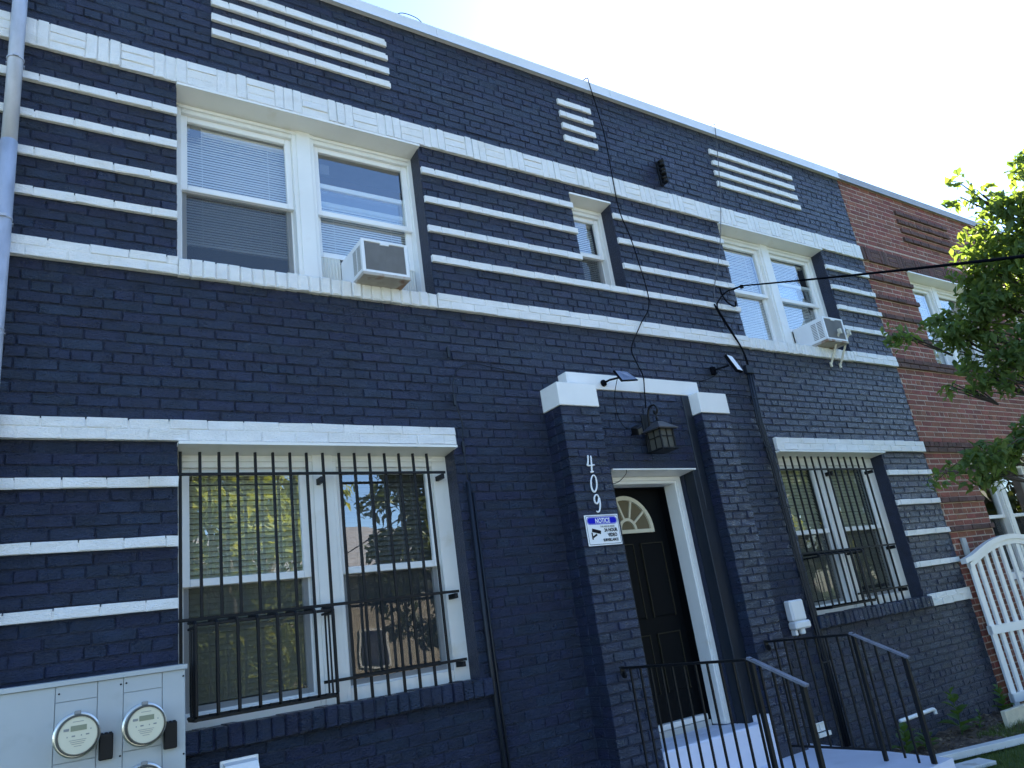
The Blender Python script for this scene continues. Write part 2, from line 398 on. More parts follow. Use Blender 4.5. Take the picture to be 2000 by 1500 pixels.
HOLES = [(*WIN_L, ZU0-.02, ZU1), (*WIN_R, ZU0-.02, ZU1), (*WIN_L, ZL0-.02, ZL1), (*WIN_R, ZL0-.02, ZL1), (*SM, ZS0-.02, ZS1), (4.034, 4.966, .55, 2.665)]
rect_wall('wall', 'navymortar', XL, XR, -.3, 6.664, .0075, .29, HOLES, house)
# shell behind the facade: side walls, back wall, floors, roof
mb = MB()
mb.box(XL, XL+.2, .292, 8, -.3, 6.6); mb.box(XR-.2, XR, .292, 8, -.3, 6.6); mb.box(XL+.201, XR-.201, 7.8, 8, -.3, 6.6)
mb.box(XL+.201, XR-.201, .292, 7.799, 3.2, 3.45); mb.box(XL+.201, XR-.201, 1.9, 2.0, -.3, 3.199); mb.box(XL+.201, XR-.201, 1.9, 2.0, 3.451, 6.34)
mb.build('inner_wall', 'room', house)
mb = MB(); mb.box(XL, XR, .292, 8.0, 6.602, 6.66); mb.build('roof', 'copinggrey', house)
# coping along the parapet with seams
mb = MB()
xs = [XL, .95, 3.0, 5.05, 7.1, XR]
for a, b in zip(xs[:-1], xs[1:]):
    g = .0 if b == XR else .003
    prof = [(-.035, 6.664), (-.035, 6.775), (.32, 6.80), (.32, 6.664)]
    mb.prismx([(y, z) for y, z in prof], a, b-g)
    mb.prismx([(-.049, 6.648), (-.036, 6.664), (-.036, 6.680), (-.041, 6.680)], a, b-g)
mb.build('coping', 'coping', house)

# ---- dark bricks
dark = []
PIER = (3.535, 5.495)
STR = []          # (x0,x1,k) single white stripes
for k in (10, 14, 18):
    for a, b in ((XL, WIN_L[0]), (WIN_L[1]+.003, SM[0]), (SM[1]+.003, WIN_R[0]), (WIN_R[1]+.003, XR)): STR.append((a, b, k))
for a, b in ((XL, WIN_L[0]), (WIN_L[1]+.003, WIN_R[0]), (WIN_R[1]+.003, XR)): STR.append((a, b, 6))
for k in (29, 31, 33, 35):
    for a, b in ((1.068, 2.49), (4.315, 4.735), (6.49, 7.99)): STR.append((a, b, k))
for k in (-20, -25, -30, -35): STR.append((WIN_R[1]+.003, XR, k))
for k in (-20, -25, -30): STR.append((XL, WIN_L[0], k))
for k in range(-59, 39):
    if k in (22, 23, 24, 0, 1): continue
    z = zc(k); zm = z+.03; h = (C if k < 25 else .0716)-.0095
    segs = [(XL, XR)]
    for hx0, hx1, hz0, hz1 in HOLES:
        if hz0-.005 < zm < hz1: segs = cut(segs, hx0, hx1)
    if zm < 3.345: segs = cut(segs, PIER[0]+.01, PIER[1]-.01)
    elif zm < 3.485: segs = cut(segs, 3.76, 5.26)
    if k in (-16, -15): segs = cut(segs, XL, 2.69); segs = cut(segs, 6.32, XR)
    if 1.17 < zm < 1.32: segs = cut(segs, .77, 2.74); segs = cut(segs, 6.26, 8.23)
    if k in (-41, -40): segs = cut(segs, 8.23, XR)
    for a, b, kk in STR:
        if kk == k: segs = cut(segs, a, b)
    for a, b in segs:
        for p, q in lay(a, b, k): dark.append(brick_v(p, q, 0, .02, z, z+h))
# pier bricks (front, sides), panel above the door, strips beside it
def pier_bricks(xa, xb):
    out = []
    for k in range(-52, -11):
        z = zc(k); h = C-.0095
        if z+h > 3.15: continue
        wv = xb-xa
        fr = [0, .5, 1] if k % 2 else [0, .26, .76, 1]
        for f0, f1 in zip(fr[:-1], fr[1:]):
            g0 = 0 if f0 == 0 else .005; g1 = 0 if f1 == 1 else .005
            yb = -.115 if (k % 2 == 0 and f0 in (0, .76)) else -.122
            out.append(brick_v(xa+wv*f0+g0, xa+wv*f1-g1, -.22, yb, z, z+h))
        out.append(brick_v(xa, xa+wv*.5, -.108, .02, z, z+h)); out.append(brick_v(xa+wv*.5+.01, xb, -.108, .02, z, z+h))
    return out
PL, PR = (3.54, 3.93), (5.12, 5.49)
dark += pier_bricks(*PL)+pier_bricks(*PR)
for k in range(-19, -9):
    z = zc(k); h = C-.0095
    if z < 2.68: continue
    if z+h > 3.34: h = 3.34-z
    if h < .02: continue
    for p, q in lay(3.93, 5.03, k, phase=.05): dark.append(brick_v(p, q, -.11, .0, z, z+h))
dark.sort(key=lambda v: -screen_area(v))
def hidden(v):      # behind the meter bank or the piers
    x = (v[8][0]+v[9][0])/2; z = v[8][2]; y = v[8][1]
    return (x < .9 and z < 1.6) or (y > -.05 and 3.35 < x < 4.05 and z < 3.2)
show = [v for v in dark if not hidden(v)][:300]; ids = {id(v) for v in show}
for v in show: brick_obj(v, 'navy', house)
tag(add_bricks(MB(), [v for v in dark if id(v) not in ids]).build('brickwork', 'navy', house), kind='stuff')
# backing of piers, panel
mb = MB(); mb.box(PL[0]+.008, PL[1]-.008, -.212, .006, -.3, 3.15); mb.box(PR[0]+.008, PR[1]-.008, -.212, .006, -.3, 3.15)
mb.box(3.925, 5.112, -.103, .006, 2.668, 3.34); mb.build('pier_core', 'navymortar', house)
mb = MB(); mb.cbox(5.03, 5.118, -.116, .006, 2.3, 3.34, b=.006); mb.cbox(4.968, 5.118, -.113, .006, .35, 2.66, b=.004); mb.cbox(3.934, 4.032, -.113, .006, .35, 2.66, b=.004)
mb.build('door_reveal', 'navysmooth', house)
for a, b in (PL, PR):
    CB(a-.004, b+.004, -.226, .004, 3.152, 3.342, b=.004).build('pier_cap', 'whitepaint', house)
CB(3.742, 5.275, -.112, .004, 3.346, 3.482, b=.004).build('entrance_lintel', 'whitepaint', house)

# ---- white bands: part with its bricks as sub-parts
def band_brick(v, parent): return brick_obj(v, 'whitebrick', parent)
def white_run(name, x0, x1, ks, prof=-.032, headers=False, label=None):
    zb, zt = zc(ks[0]), zc(ks[-1]+1)-.0095
    back = B(x0+.004, x1-.004, prof+.0055, .006, zb+.003, zt-.011).build(name, 'whitebrick', house)
    if label: back['label'] = label
    for k in ks:
        hh = (C if k < 25 else .0716)
        bs = lay(x0, x1, k, gap=.006, phase=.03, hd=False)
        for p, q in bs:
            zlo = zc(k)+(.0015 if k != ks[0] else .002)
            band_brick(brick_v(p, q, prof, .004, zlo, zc(k)+hh-(.0085 if k == ks[-1] else .003), b=.0035, j=.003), back)
    return back
for a, b, k in STR: white_run('stripe', a, b, [k], -.022)
# upper sill band, header bricks under the two windows
for a, b in ((XL, WIN_L[0]), (WIN_L[1], WIN_R[0]), (WIN_R[1], XR)): white_run('sill_band', a, b, [0, 1], -.032)
def header_sill(a, b, z0, z1, y0, m, name, wdt, parent=house):
    back = B(a+.003, b-.003, y0+.012, .16, z0+.004, z1-.012).build(name, m, parent)
    n = round((b-a)/wdt); st = (b-a)/n
    for i in range(n):
        x = a+i*st; v = brick_v(x, x+st-.007, y0+rnd.uniform(-.003, .003), .16, z0+rnd.uniform(-.002, .002), z1-rnd.uniform(.002, .012), b=.008, j=.003)
        brick_obj(v, m, back)
    return back
for a, b in (WIN_L, WIN_R): header_sill(a+.002, b-.002, Z0-.002, ZU0-.004, -.036, 'whitebrick', 'window_sill', .078)
for a, b in (WIN_L, WIN_R): header_sill(a-.06, b+.06, 1.182, 1.298, -.055, 'navy', 'window_sill', .0755)
white_run('lintel_band', XL, 2.69, [-16, -15], -.034); white_run('lintel_band', 6.325, XR, [-16, -15], -.034)
white_run('sill_block', 8.235, XR, [-41, -40], -.03)
# basket-weave belt course: three soldiers, then three stretchers
def weave(x0, x1, m, parent, prof, y1=.004, name='belt_course', indiv=True):
    zb, zt = zc(22), 5.648
    back = B(x0+.003, x1-.003, prof+.007, .006, zb+.003, zt-.006).build(name, 'whitebrick' if m == 'whitebrick' else 'mortar', parent)
    x = x0; i = 0; W = .2045; lst = []
    while x < x1-.02:
        e = min(x+W, x1)
        if i % 2:
            for k in range(3):
                z = zb+k*(zt-zb)/3; lst.append(brick_v(x+.002, e-.006, prof, y1, z+.001, z+(zt-zb)/3-.005, b=.0035, j=.0028))
        else:
            for k in range(3):
                a = x+k*W/3
                if a < e-.02: lst.append(brick_v(a+.002, min(a+W/3-.006, e), prof-rnd.uniform(-.002, .005), y1, zb+rnd.uniform(0, .004), zt-rnd.uniform(0, .006), b=.0035, j=.003))
        x += W; i += 1
    if indiv:
        for v in lst: brick_obj(v, m, back)
    else: tag(add_bricks(MB(), lst).build('belt_bricks', m, back), kind='stuff')
weave(XL, XR, 'whitebrick', house, -.026)

# ------------------------------------------------------------------ windows
def blind(parent, x0, x1, z0, z1, y, pitch, m, tilt=62, miss=None):
    mb = MB(); n = int((z1-z0)/pitch); wd = pitch*1.12; t = math.radians(tilt)
    for i in range(n):
        z = z1-(i+.5)*pitch; e = 0 if not miss else miss(z)
        dy, dz = wd/2*math.cos(t), wd/2*math.sin(t); j = rnd.uniform(-.0015, .0015)
        a, b = x0, x1-e
        mb.quad((a, y-dy, z-dz+j), (b, y-dy, z-dz+j), (b, y+dy, z+dz+j), (a, y+dy, z+dz+j))
    mb.box(x0, x1, y-.015, y+.02, z1, z1+.035)
    mb.box(x0, x1-(miss(z0) if miss else 0), y-.012, y+.012, z0-.016, z0)
    for fx in (.18, .82):
        X = x0+(x1-x0)*fx; mb.box(X-.002, X+.002, y-wd*.5-.003, y-wd*.5-.001, z0, z1)
    return tag(mb.build('blind', m, parent), kind='stuff')
def frame_ring(mb, x0, x1, z0, z1, wl, wr, wb, wt, y0, y1):
    mb.cbox(x0, x0+wl, y0, y1, z0, z1, b=.003); mb.cbox(x1-wr, x1, y0, y1, z0, z1, b=.003)
    mb.cbox(x0+wl+.0005, x1-wr-.0005, y0+.002, y1, z0, z0+wb, b=.003); mb.cbox(x0+wl+.0005, x1-wr-.0005, y0+.002, y1, z1-wt, z1, b=.003)
def window(x0, x1, z0, z1, glass, zm, parent, spec, hood=True, hoody=-.03, trim='whitetrim', zg0=None, zg1=None, label=None):
    """glass: list of (gx0,gx1); spec: one dict per light"""
    mb = MB(); y = REV; zg0 = zg0 or z0+.075; zg1 = zg1 or z1-.15
    frame_ring(mb, x0-.012, x1+.012, z0-.015, z1+.005, glass[0][0]-x0-.045+.012, x1-glass[-1][1]-.045+.012, zg0-.041-z0+.015, z1+.005-zg1-.041, y-.02, y+.10)
    mb.cbox(x0+.03, x1-.03, y-.030, y-.0205, zg1+.075, zg1+.10, b=.003)
    win = mb.build('window', trim, parent)
    if label: win['label'] = label
    if len(glass) > 1:
        a, b = glass[0][1]+.045, glass[1][0]-.045
        mm = MB(); mm.cbox(a, b, y-.024, y+.10, z0-.01, z1, b=.003); mm.cbox(a+.03, b-.03, y-.034, y-.0245, z0-.01, z1-.02, b=.002); mm.build('mullion', trim, win)
    if hood:
        # bent metal flashing under the lintel, sloping down to the frame
        mm = MB(); mm.prismx([(hoody, z1-.022), (hoody, z1-.004), (y+.03, z1-.006), (y+.03, z1-.045)], x0-.004, x1+.004)
        mm.build('head_flashing', trim, win)
    for (ga, gb), sp in zip(glass, spec):
        st = .045; lift = sp.get('lift', 0)
        mm = MB(); frame_ring(mm, ga-st, gb+st, zm-.022, zg1+.045, st, st, .044, .045, y+.012, y+.045); mm.build('sash', 'vinyl', win)
        mm = MB(); mm.quad((ga-.004, y+.03, zm), (gb+.004, y+.03, zm), (gb+.004, y+.03, zg1+.01), (ga-.004, y+.03, zg1+.01)); mm.build('pane', 'glass', win)
        l0 = zg0+lift; l1 = min(zm+lift, zg1+.02)
        mm = MB(); frame_ring(mm, ga-st, gb+st, l0-.045, l1+.02, st, st, .045, .04, y+.048, y+.08); mm.build('sash', 'vinyl', win)
        mm = MB(); mm.quad((ga-.004, y+.066, l0-.01), (gb+.004, y+.066, l0-.01), (gb+.004, y+.066, l1), (ga-.004, y+.066, l1)); mm.build('pane', 'glass', win)
        if sp.get('screen'):
            mm = MB(); mm.quad((ga-.03, y+.043, zg0-.03), (gb+.03, y+.043, zg0-.03), (gb+.03, y+.043, zm-.024), (ga-.03, y+.043, zm-.024)); mm.build('screen', 'screen', win)
        if sp.get('acc'):
            a, b = sp['acc']; zt = l0-.046
            for p, q in ((ga-.04, a), (b, gb+.04)):
                mm = MB(); n = max(2, int((q-p)/.012)); st2 = (q-p)/n
                for i in range(n):
                    yy = y+.05+(.006 if i % 2 else 0); y2 = y+.05+(0 if i % 2 else .006)
                    mm.quad((p+i*st2, yy, zg0-.06), (p+(i+1)*st2, y2, zg0-.06), (p+(i+1)*st2, y2, zt), (p+i*st2, yy, zt))
                mm.build('accordion_panel', 'ribbed', win)
        if sp.get('blind'):
            z_lo, z_hi, pit, mt = sp['blind'][:4]; blind(win, ga-.02, gb+.02, z_lo, z_hi, y+.098, pit, mt, sp.get('tilt', 62), sp.get('miss'))
        if sp.get('sticker'):
            sx, sz = sp['sticker']; B(sx, sx+.075, y+.034, y+.036, sz-.09, sz).build('sticker', 'lampglass', win)
    return win
AC1, AC2 = (2.015, 2.375), (7.47, 7.85)
window(*WIN_L, ZU0, ZU1, [(.93, 1.625), (1.885, 2.60)], 4.745, house,
       [dict(blind=(4.36, 5.27, .021, 'blind'), screen=True, sticker=(.95, 5.28)), dict(lift=.27, acc=AC1, blind=(4.36, 4.86, .021, 'blind'), sticker=(1.90, 5.2))])
window(*WIN_L, ZL0, ZL1, [(.925, 1.60), (1.885, 2.52)], 2.075, house,
       [dict(blind=(1.40, 2.74, .034, 'blindcream'), screen=True), dict(blind=(1.42, 2.74, .034, 'blindgrey'), screen=True)], zg0=1.405, zg1=2.715, hoody=-.05)
window(*WIN_R, ZU0, ZU1, [(6.42, 7.10), (7.37, 8.06)], 4.745, house,
       [dict(blind=(4.14, 5.27, .021, 'blind')), dict(lift=.24, acc=AC2, blind=(4.30, 5.27, .021, 'blind'), miss=lambda z: .11+.05*math.sin(z*9)+.03*math.sin(z*31))])
window(*WIN_R, ZL0, ZL1, [(6.415, 7.08), (7.37, 8.01)], 2.075, house,
       [dict(blind=(1.40, 2.74, .034, 'blindcream'), screen=True), dict(blind=(1.45, 2.74, .034, 'blindcream'), screen=True)], zg0=1.405, zg1=2.715, hoody=-.05)
window(*SM, ZS0, ZS1, [(4.34, 4.66)], 4.83, house, [dict(blind=(4.5, 5.2, .021, 'blind'), screen=True, sticker=(4.35, 5.16))], zg0=4.49, zg1=5.20, hoody=-.01)

# ------------------------------------------------------------------ door
fr = MB(); yf = .05
fr.cbox(4.036, 4.12, yf, yf+.14, .62, 2.648, b=.004); fr.cbox(4.885, 4.964, yf, yf+.14, .62, 2.648, b=.004)
fr.cbox(4.121, 4.884, yf, yf+.14, 2.575, 2.648, b=.004)
fr.cbox(4.90, 4.93, yf-.012, yf-.0005, .62, 2.60, b=.003); fr.cbox(4.05, 4.10, yf-.012, yf-.0005, .62, 2.60, b=.003); fr.cbox(4.10, 4.90, yf-.012, yf-.0005, 2.60, 2.632, b=.003)
fr.prismx([(-.135, 2.652), (-.135, 2.664), (yf+.02, 2.662), (yf+.02, 2.632)], 4.034, 4.985)
fr.build('door_frame', 'whitetrim', house)
mb = MB(); mb.box(4.034, 4.1205, .192, .33, .62, 2.66); mb.box(4.8845, 4.966, .192, .33, .62, 2.66); mb.box(4.121, 4.884, .192, .33, 2.5745, 2.66); mb.build('door_jamb', 'door', house)
door = MB(); dy = .27
door.box(4.121, 4.884, dy, dy+.045, .70, 2.574)
for za, zb in ((.92, 1.36), (1.5, 2.1)):
    for xa, xb in ((4.21, 4.45), (4.55, 4.79)):
        door.cbox(xa, xb, dy-.012, dy-.0005, za, zb, b=.005)
door = door.build('door', 'door', house)
# panel mouldings (thin worn brass-coloured edges)
for za, zb in ((.92, 1.36), (1.5, 2.1)):
    for xa, xb in ((4.21, 4.45), (4.55, 4.79)):
        mm = MB(); t = .008
        mm.box(xa-t, xa, dy-.016, dy-.0005, za-t, zb+t); mm.box(xb, xb+t, dy-.016, dy-.0005, za-t, zb+t); mm.box(xa, xb, dy-.016, dy-.0005, zb, zb+t)
        mm.build('panel_moulding', 'brass', door)
# fanlight: half round with spokes
cx, cz, R0 = 4.43, 2.225, .29
mm = MB()
def arc(mm, c, r0, r1, a0, a1, y0, y1, n=22):
    for i in range(n):
        t0, t1 = a0+(a1-a0)*i/n, a0+(a1-a0)*(i+1)/n
        P = [(c[0]+r*math.cos(t), c[1]+r*math.sin(t)) for r, t in ((r0, t0), (r1, t0), (r1, t1), (r0, t1))]
        mm.prism(P, y0, y1)
arc(mm, (cx, cz), R0-.035, R0, 0, math.pi, dy-.03, dy-.001)
arc(mm, (cx, cz), .075, .1, 0, math.pi, dy-.025, dy-.001, 12)
mm.box(cx-R0, cx+R0, dy-.03, dy-.001, cz-.03, cz)
for a in (36, 72, 108, 144):
    t = math.radians(a); d = Vector((math.cos(t), 0, math.sin(t))); n = Vector((-math.sin(t), 0, math.cos(t)))*.009
    p, q = Vector((cx, 0, cz))+d*.1, Vector((cx, 0, cz))+d*(R0-.035)
    mm.prism([((p-n).x, (p-n).z), ((q-n).x, (q-n).z), ((q+n).x, (q+n).z), ((p+n).x, (p+n).z)], dy-.026, dy-.001)
mm.build('fanlight_frame', 'cream', door)
mm = MB(); mm.prism([(cx+(R0-.02)*math.cos(math.pi*i/20), cz+(R0-.02)*math.sin(math.pi*i/20)) for i in range(21)], dy-.012, dy-.002); mm.build('fanlight_pane', mat('fanlight_glass', (.16, .13, .08), .12), door)
MB().lathe((4.19, dy-.05, 1.52), [(.012, .05), (.014, .02), (.028, .01), (.03, -.01), (.02, -.022)], 'y', 14).build('door_knob', 'brass', door, smooth=True)
CB(4.121, 4.884, .215, .318, .658, .70, b=.004).build('threshold', 'whitepaint', house); CB(4.121, 4.884, .19, .33, .60, .656, b=.004).build('sub_sill', 'concreteplain', house)

# ------------------------------------------------------------------ house number, text
def text_mb(body, h, x, z, y, ext=.004, shear=0.0, bold=0.0, align='LEFT', sx=1.0):
    cu = bpy.data.curves.new('t', 'FONT'); cu.body = body; cu.size = h/.72; cu.extrude = ext; cu.shear = shear; cu.offset = bold; cu.align_x = align; cu.resolution_u = 4
    to = bpy.data.objects.new('t', cu); COL.objects.link(to)
    me = bpy.data.meshes.new_from_object(to.evaluated_get(bpy.context.evaluated_depsgraph_get()))
    mb = MB(); mb.v = [(x+v.co.x*sx, y-v.co.z, z+v.co.y) for v in me.vertices]; mb.f = [tuple(p.vertices) for p in me.polygons]
    bpy.data.objects.remove(to); bpy.data.curves.remove(cu); bpy.data.meshes.remove(me)
    return mb
STROKE = {'4': [[(.30, 1.0), (.26, .78), (.18, .55), (.08, .42), (.40, .40), (.95, .44)], [(.66, .98), (.62, .6), (.56, .25), (.52, .02)], [(.34, .02), (.52, .02), (.74, .05)]],
          '0': [[(.5+.36*math.cos(a)+.10*math.sin(a), .5+.48*math.sin(a)) for a in [math.pi/2+2*math.pi*i/20 for i in range(21)]]],
          '9': [[(.80, .78), (.66, .96), (.42, .97), (.20, .80), (.22, .58), (.44, .48), (.66, .60), (.80, .80), (.84, .60), (.80, .34), (.66, .10), (.44, .0), (.26, .06)]]}
for ch, x, z in (('4', 3.692, 2.612), ('0', 3.690, 2.458), ('9', 3.690, 2.306)):
    mb = MB()
    for st_ in STROKE[ch]:
        p = smooth_path([(x+u*.078+v_*.006, -.228, z+v_*.134) for u, v_ in st_], 4); n_ = len(p)
        mb.tube(p, [.0078*(1-.25*abs(2*k/(n_-1)-1)) for k in range(n_)], 6)
    mb.build('house_number', 'signwhite', house, smooth=True)
# old spool-insulator rack near the roof
rack = thing('insulator_rack', (5.55, -.02, 5.73), 'black iron rack of three insulators high on the navy wall', 'insulator')
MB().cbox(5.535, 5.57, -.025, -.004, 5.72, 6.02, b=.003).build('bracket', 'black', rack)
for z in (5.97, 5.87, 5.77):
    MB().lathe((5.555, -.065, z-.03), [(.012, -.012), (.02, -.01), (.036, .0), (.038, .012), (.02, .02), (.02, .036), (.038, .044), (.036, .056), (.014, .062)], 'z', 14).build('insulator', 'black', rack, smooth=True)
    MB().tube([(5.555, -.02, z-.045), (5.555, -.1, z-.045), (5.555, -.1, z+.04), (5.555, -.02, z+.04)], .006, 6).build('clevis', 'black', rack)

# ------------------------------------------------------------------ NEIGHBOURING RED HOUSE
NX0, NX1 = XR+.004, 15.6
red = thing('brick_house', (12.3, 0, 0), 'unpainted red brick row house with brown brick stripes behind the tree', 'house')
NW = (10.13, 11.98); NWIN = [(*NW, ZU0-.02, ZU1), (*NW, ZL0-.02, ZL1), (13.1, 13.6, ZS0-.02, ZS1)]
rect_wall('wall', 'mortar', NX0, NX1, -.3, 6.664, .0028, .29, NWIN, red)
mb = MB(); mb.box(NX0, NX0+.2, .292, 8, -.3, 6.6); mb.box(NX1-.2, NX1, .292, 8, -.3, 6.6); mb.box(NX0+.201, NX1-.201, 7.8, 8, -.3, 6.6); mb.box(NX0+.201, NX1-.201, .292, 7.799, 3.2, 3.45)
mb.box(NX0+.201, NX1-.201, 1.9, 2, -.3, 3.199); mb.box(NX0+.201, NX1-.201, 1.9, 2, 3.451, 6.34); mb.build('inner_wall', 'room', red)
B(NX0, NX1, .292, 8, 6.602, 6.66).build('roof', 'copinggrey', red)
MB().prismx([(-.03, 6.662), (-.03, 6.765), (.32, 6.79), (.32, 6.662)], NX0, NX1).prismx([(-.045, 6.647), (-.032, 6.661), (-.032, 6.678), (-.037, 6.678)], NX0, NX1).build('coping', 'copinggrey', red)
reds, browns = [], []
NSTR = [(NX0, NW[0], k) for k in (6, 10, 14, 18, -20, -25, -30, -35)]+[(NW[1], NX1, k) for k in (6, 10, 14, 18)]+[(10.33, 11.75, k) for k in (29, 31, 33, 35)]
NSTR += [(NX0, NX1, k) for k in (-16, -15)]+[(NX0, NX1, k) for k in (0, 1)]
for k in range(-59, 39):
    if k in (22, 23, 24): continue
    z = zc(k); zm = z+.03; h = (C if k < 25 else .0716)-.0125; segs = [(NX0, NX1)]
    for hx0, hx1, hz0, hz1 in NWIN:
        if hz0-.005 < zm < hz1: segs = cut(segs, hx0, hx1)
    for a, b, kk in NSTR:
        if kk == k:
            for p, q in segs:
                a2, b2 = max(a, p), min(b, q)
                if b2-a2 > .05:
                    for u, v_ in lay(a2, b2, k, .008): browns.append(brick_v(u, v_, -.03, .012, z, z+h+.003))
            segs = cut(segs, a, b)
    for a, b in segs:
        for p, q in lay(a, b, k, .013): reds.append(brick_v(p, q, -.001, .012, z, z+h, b=.003, j=.0015))
reds.sort(key=lambda v: -screen_area(v))
for v in reds[:300]: brick_obj(v, 'red', red)
tag(add_bricks(MB(), reds[300:]).build('brickwork', 'red', red), kind='stuff')
browns.sort(key=lambda v: -screen_area(v))
for v in browns[:90]: brick_obj(v, 'brown', red, 'stripe_brick')
tag(add_bricks(MB(), browns[90:]).build('stripe_brickwork', 'brown', red), kind='stuff')
weave(NX0, NX1, 'brown', red, -.028, indiv=False)
g1, g2 = (NW[0]+.09, NW[0]+.78), (NW[0]+1.04, NW[0]+1.76)
window(*NW, ZU0, ZU1, [g1, g2], 4.745, red, [dict(blind=(4.14, 5.27, .021, 'blind')), dict(blind=(4.14, 5.27, .021, 'blind'))])
window(*NW, ZL0, ZL1, [g1, g2], 2.075, red, [dict(screen=True), dict(screen=True)], zg0=1.405, zg1=2.715)
window(13.1, 13.6, ZS0, ZS1, [(13.19, 13.51)], 4.83, red, [dict()], zg0=4.49, zg1=5.20)

# ------------------------------------------------------------------ window grilles
def grille(x0, bars, step, xr, label, basket):
    g = thing('window_grille', ((x0+xr)/2, .05, 1.29), label, 'grille', 'security grilles over the ground-floor windows')
    y = .062; t = .008
    for i in range(bars):
        x = x0+i*step
        lo = 1.862 if basket[0]-.03 < x < basket[1]+.03 else 1.285
        j = rnd.uniform(-.002, .002)
        MB().cbox(x-t+j, x+t+j, y-t, y+t, lo, 2.83, b=.0015).build('bar', 'black', g)
    for z in (2.69, 1.862, 1.423):
        a = x0-.025 if z > 1.5 else basket[1]-.02
        MB().cbox(a, xr, y-.019, y-.0075, z-.009, z+.009, b=.0015).build('rail', 'black', g)
    for z in (2.675, 1.847, 1.408):
        MB().cbox(xr-.035, xr-.012, y-.018, REV-.022, z-.03, z+.004, b=.002).build('mounting_clip', 'black', g)
    for z in (2.66, 1.835):
        MB().cbox(x0+.84, x0+.862, y-.018, REV-.022, z-.03, z+.01, b=.002).build('mounting_clip', 'black', g)
    # bulged basket for a window unit
    ba, bb = basket; yo = -.115; n = 8
    for i in range(n):
        x = ba+(bb-ba)*i/(n-1)
        MB().tube([(x, y, 1.845), (x, yo+.02, 1.838), (x, yo, 1.825), (x, yo, 1.365), (x, yo+.02, 1.352), (x, y+.02, 1.352)], .0098, 6).build('basket_bar', 'black', g)
    for z in (1.836, 1.36):
        for yy in (yo+.004, ):
            MB().cbox(ba-.01, bb+.01, yy+.004, yy+.02, z-.022, z-.006, b=.002).build('basket_rail', 'black', g)
    for x in (ba, bb):
        for z in (1.826, 1.358):
            MB().cbox(x-.006, x+.006, yo+.01, y+.01, z-.022, z-.008, b=.002).build('basket_side', 'black', g)
        for yy in (-.03, .03):
            MB().tube([(x+.002, yy, 1.82), (x+.002, yy, 1.35)], .006, 6).build('basket_bar', 'black', g)
    MB().cbox(ba-.01, bb+.01, y-.006, y+.006, 1.345, 1.36, b=.002).build('basket_rail', 'black', g)
    return g
grille(.855, 16, .1087, 2.615, 'black bar grille with bulging basket over the window beside the meters', (.895, 1.66))
grille(6.38, 14, .1155, 8.0, 'black bar grille over the ground-floor window right of the door', (6.42, 7.12))

# ------------------------------------------------------------------ air conditioners
def ac(x0, x1, z0, z1, y0, y1, label, louv):
    a = thing('air_conditioner', ((x0+x1)/2, (y0+y1)/2, z0), label, 'air conditioner', 'window air conditioners on the upper floor')
    MB().cbox(x0, x1, y0+.012, y1, z0+.028, z1, b=.006).build('cabinet', 'acwhite', a)
    mb = MB(); t = .022
    mb.cbox(x0-.002, x0+t, y0, y0+.012, z0+.02, z1+.002, b=.002); mb.cbox(x1-t, x1+.002, y0, y0+.012, z0+.02, z1+.002, b=.002)
    mb.cbox(x0+t, x1-t, y0, y0+.0115, z1-.018, z1+.002, b=.002); mb.cbox(x0+t, x1-t, y0, y0+.0115, z0+.02, z0+.045, b=.002)
    mb.cbox((x0+x1)/2-.035, (x0+x1)/2+.035, y0-.002, y0+.008, z1-.034, z1-.012, b=.002)
    mb.build('rear_frame', 'acwhite', a)
    mb = MB(); n = 26
    mb.box(x0+t, x1-t, y0+.0085, y0+.0115, z0+.045, z1-.018)
    for i in range(n):
        z = z0+.047+(z1-z0-.07)*i/n; mb.box(x0+t+.004, x1-t-.004, y0+.004, y0+.008, z, z+.005)
    mb.build('condenser_fins', 'acgrey', a)
    # slotted vents in the side cheeks
    for sx, xs in ((-1, x0), (1, x1)):
        mb = MB()
        for c in range(2):
            ya = y0+.03+c*.075
            for i in range(louv):
                z = z0+.06+(z1-z0-.10)*i/louv
                mb.box(xs-.0015 if sx < 0 else xs-.003, xs+.003 if sx < 0 else xs+.0015, ya, ya+.06, z, z+(z1-z0-.10)/louv*.5)
        mb.build('side_vent', 'acgrey' if louv < 14 else 'inkgrey', a)
    mb = MB(); mb.cbox(x0-.004, x1+.004, y0-.004, y1-.02, z0, z0+.027, b=.004); mb.build('base_pan', 'acrust', a)
    return a
ac(*AC1, 4.062, 4.352, -.19, .21, 'boxy grey-backed air conditioner in the large upper left window', 16)
ac(*AC2, 4.082, 4.378, -.19, .21, 'air conditioner on two braces in the upper window nearest the red house', 11)
for i, x in enumerate((7.69, 7.865)):
    br = thing('support_brace', (x, 0, 3.87), ('cream metal brace under the right air conditioner, nearer the door', 'cream metal brace under the right air conditioner, nearer the red house')[i], 'brace', 'braces under the right air conditioner')
    mb = MB(); mb.tube([(x, -.215, 4.215), (x-.01, -.012, 3.885)], .0135, 4); mb.build('strut', 'rust', br)
    MB().cbox(x-.016, x+.016, -.235, -.197, 4.175, 4.235, b=.003).build('end_clip', 'rust', br)
    MB().cbox(x-.024, x+.004, -.022, -.003, 3.855, 3.91, b=.003).build('foot_plate', 'rust', br)

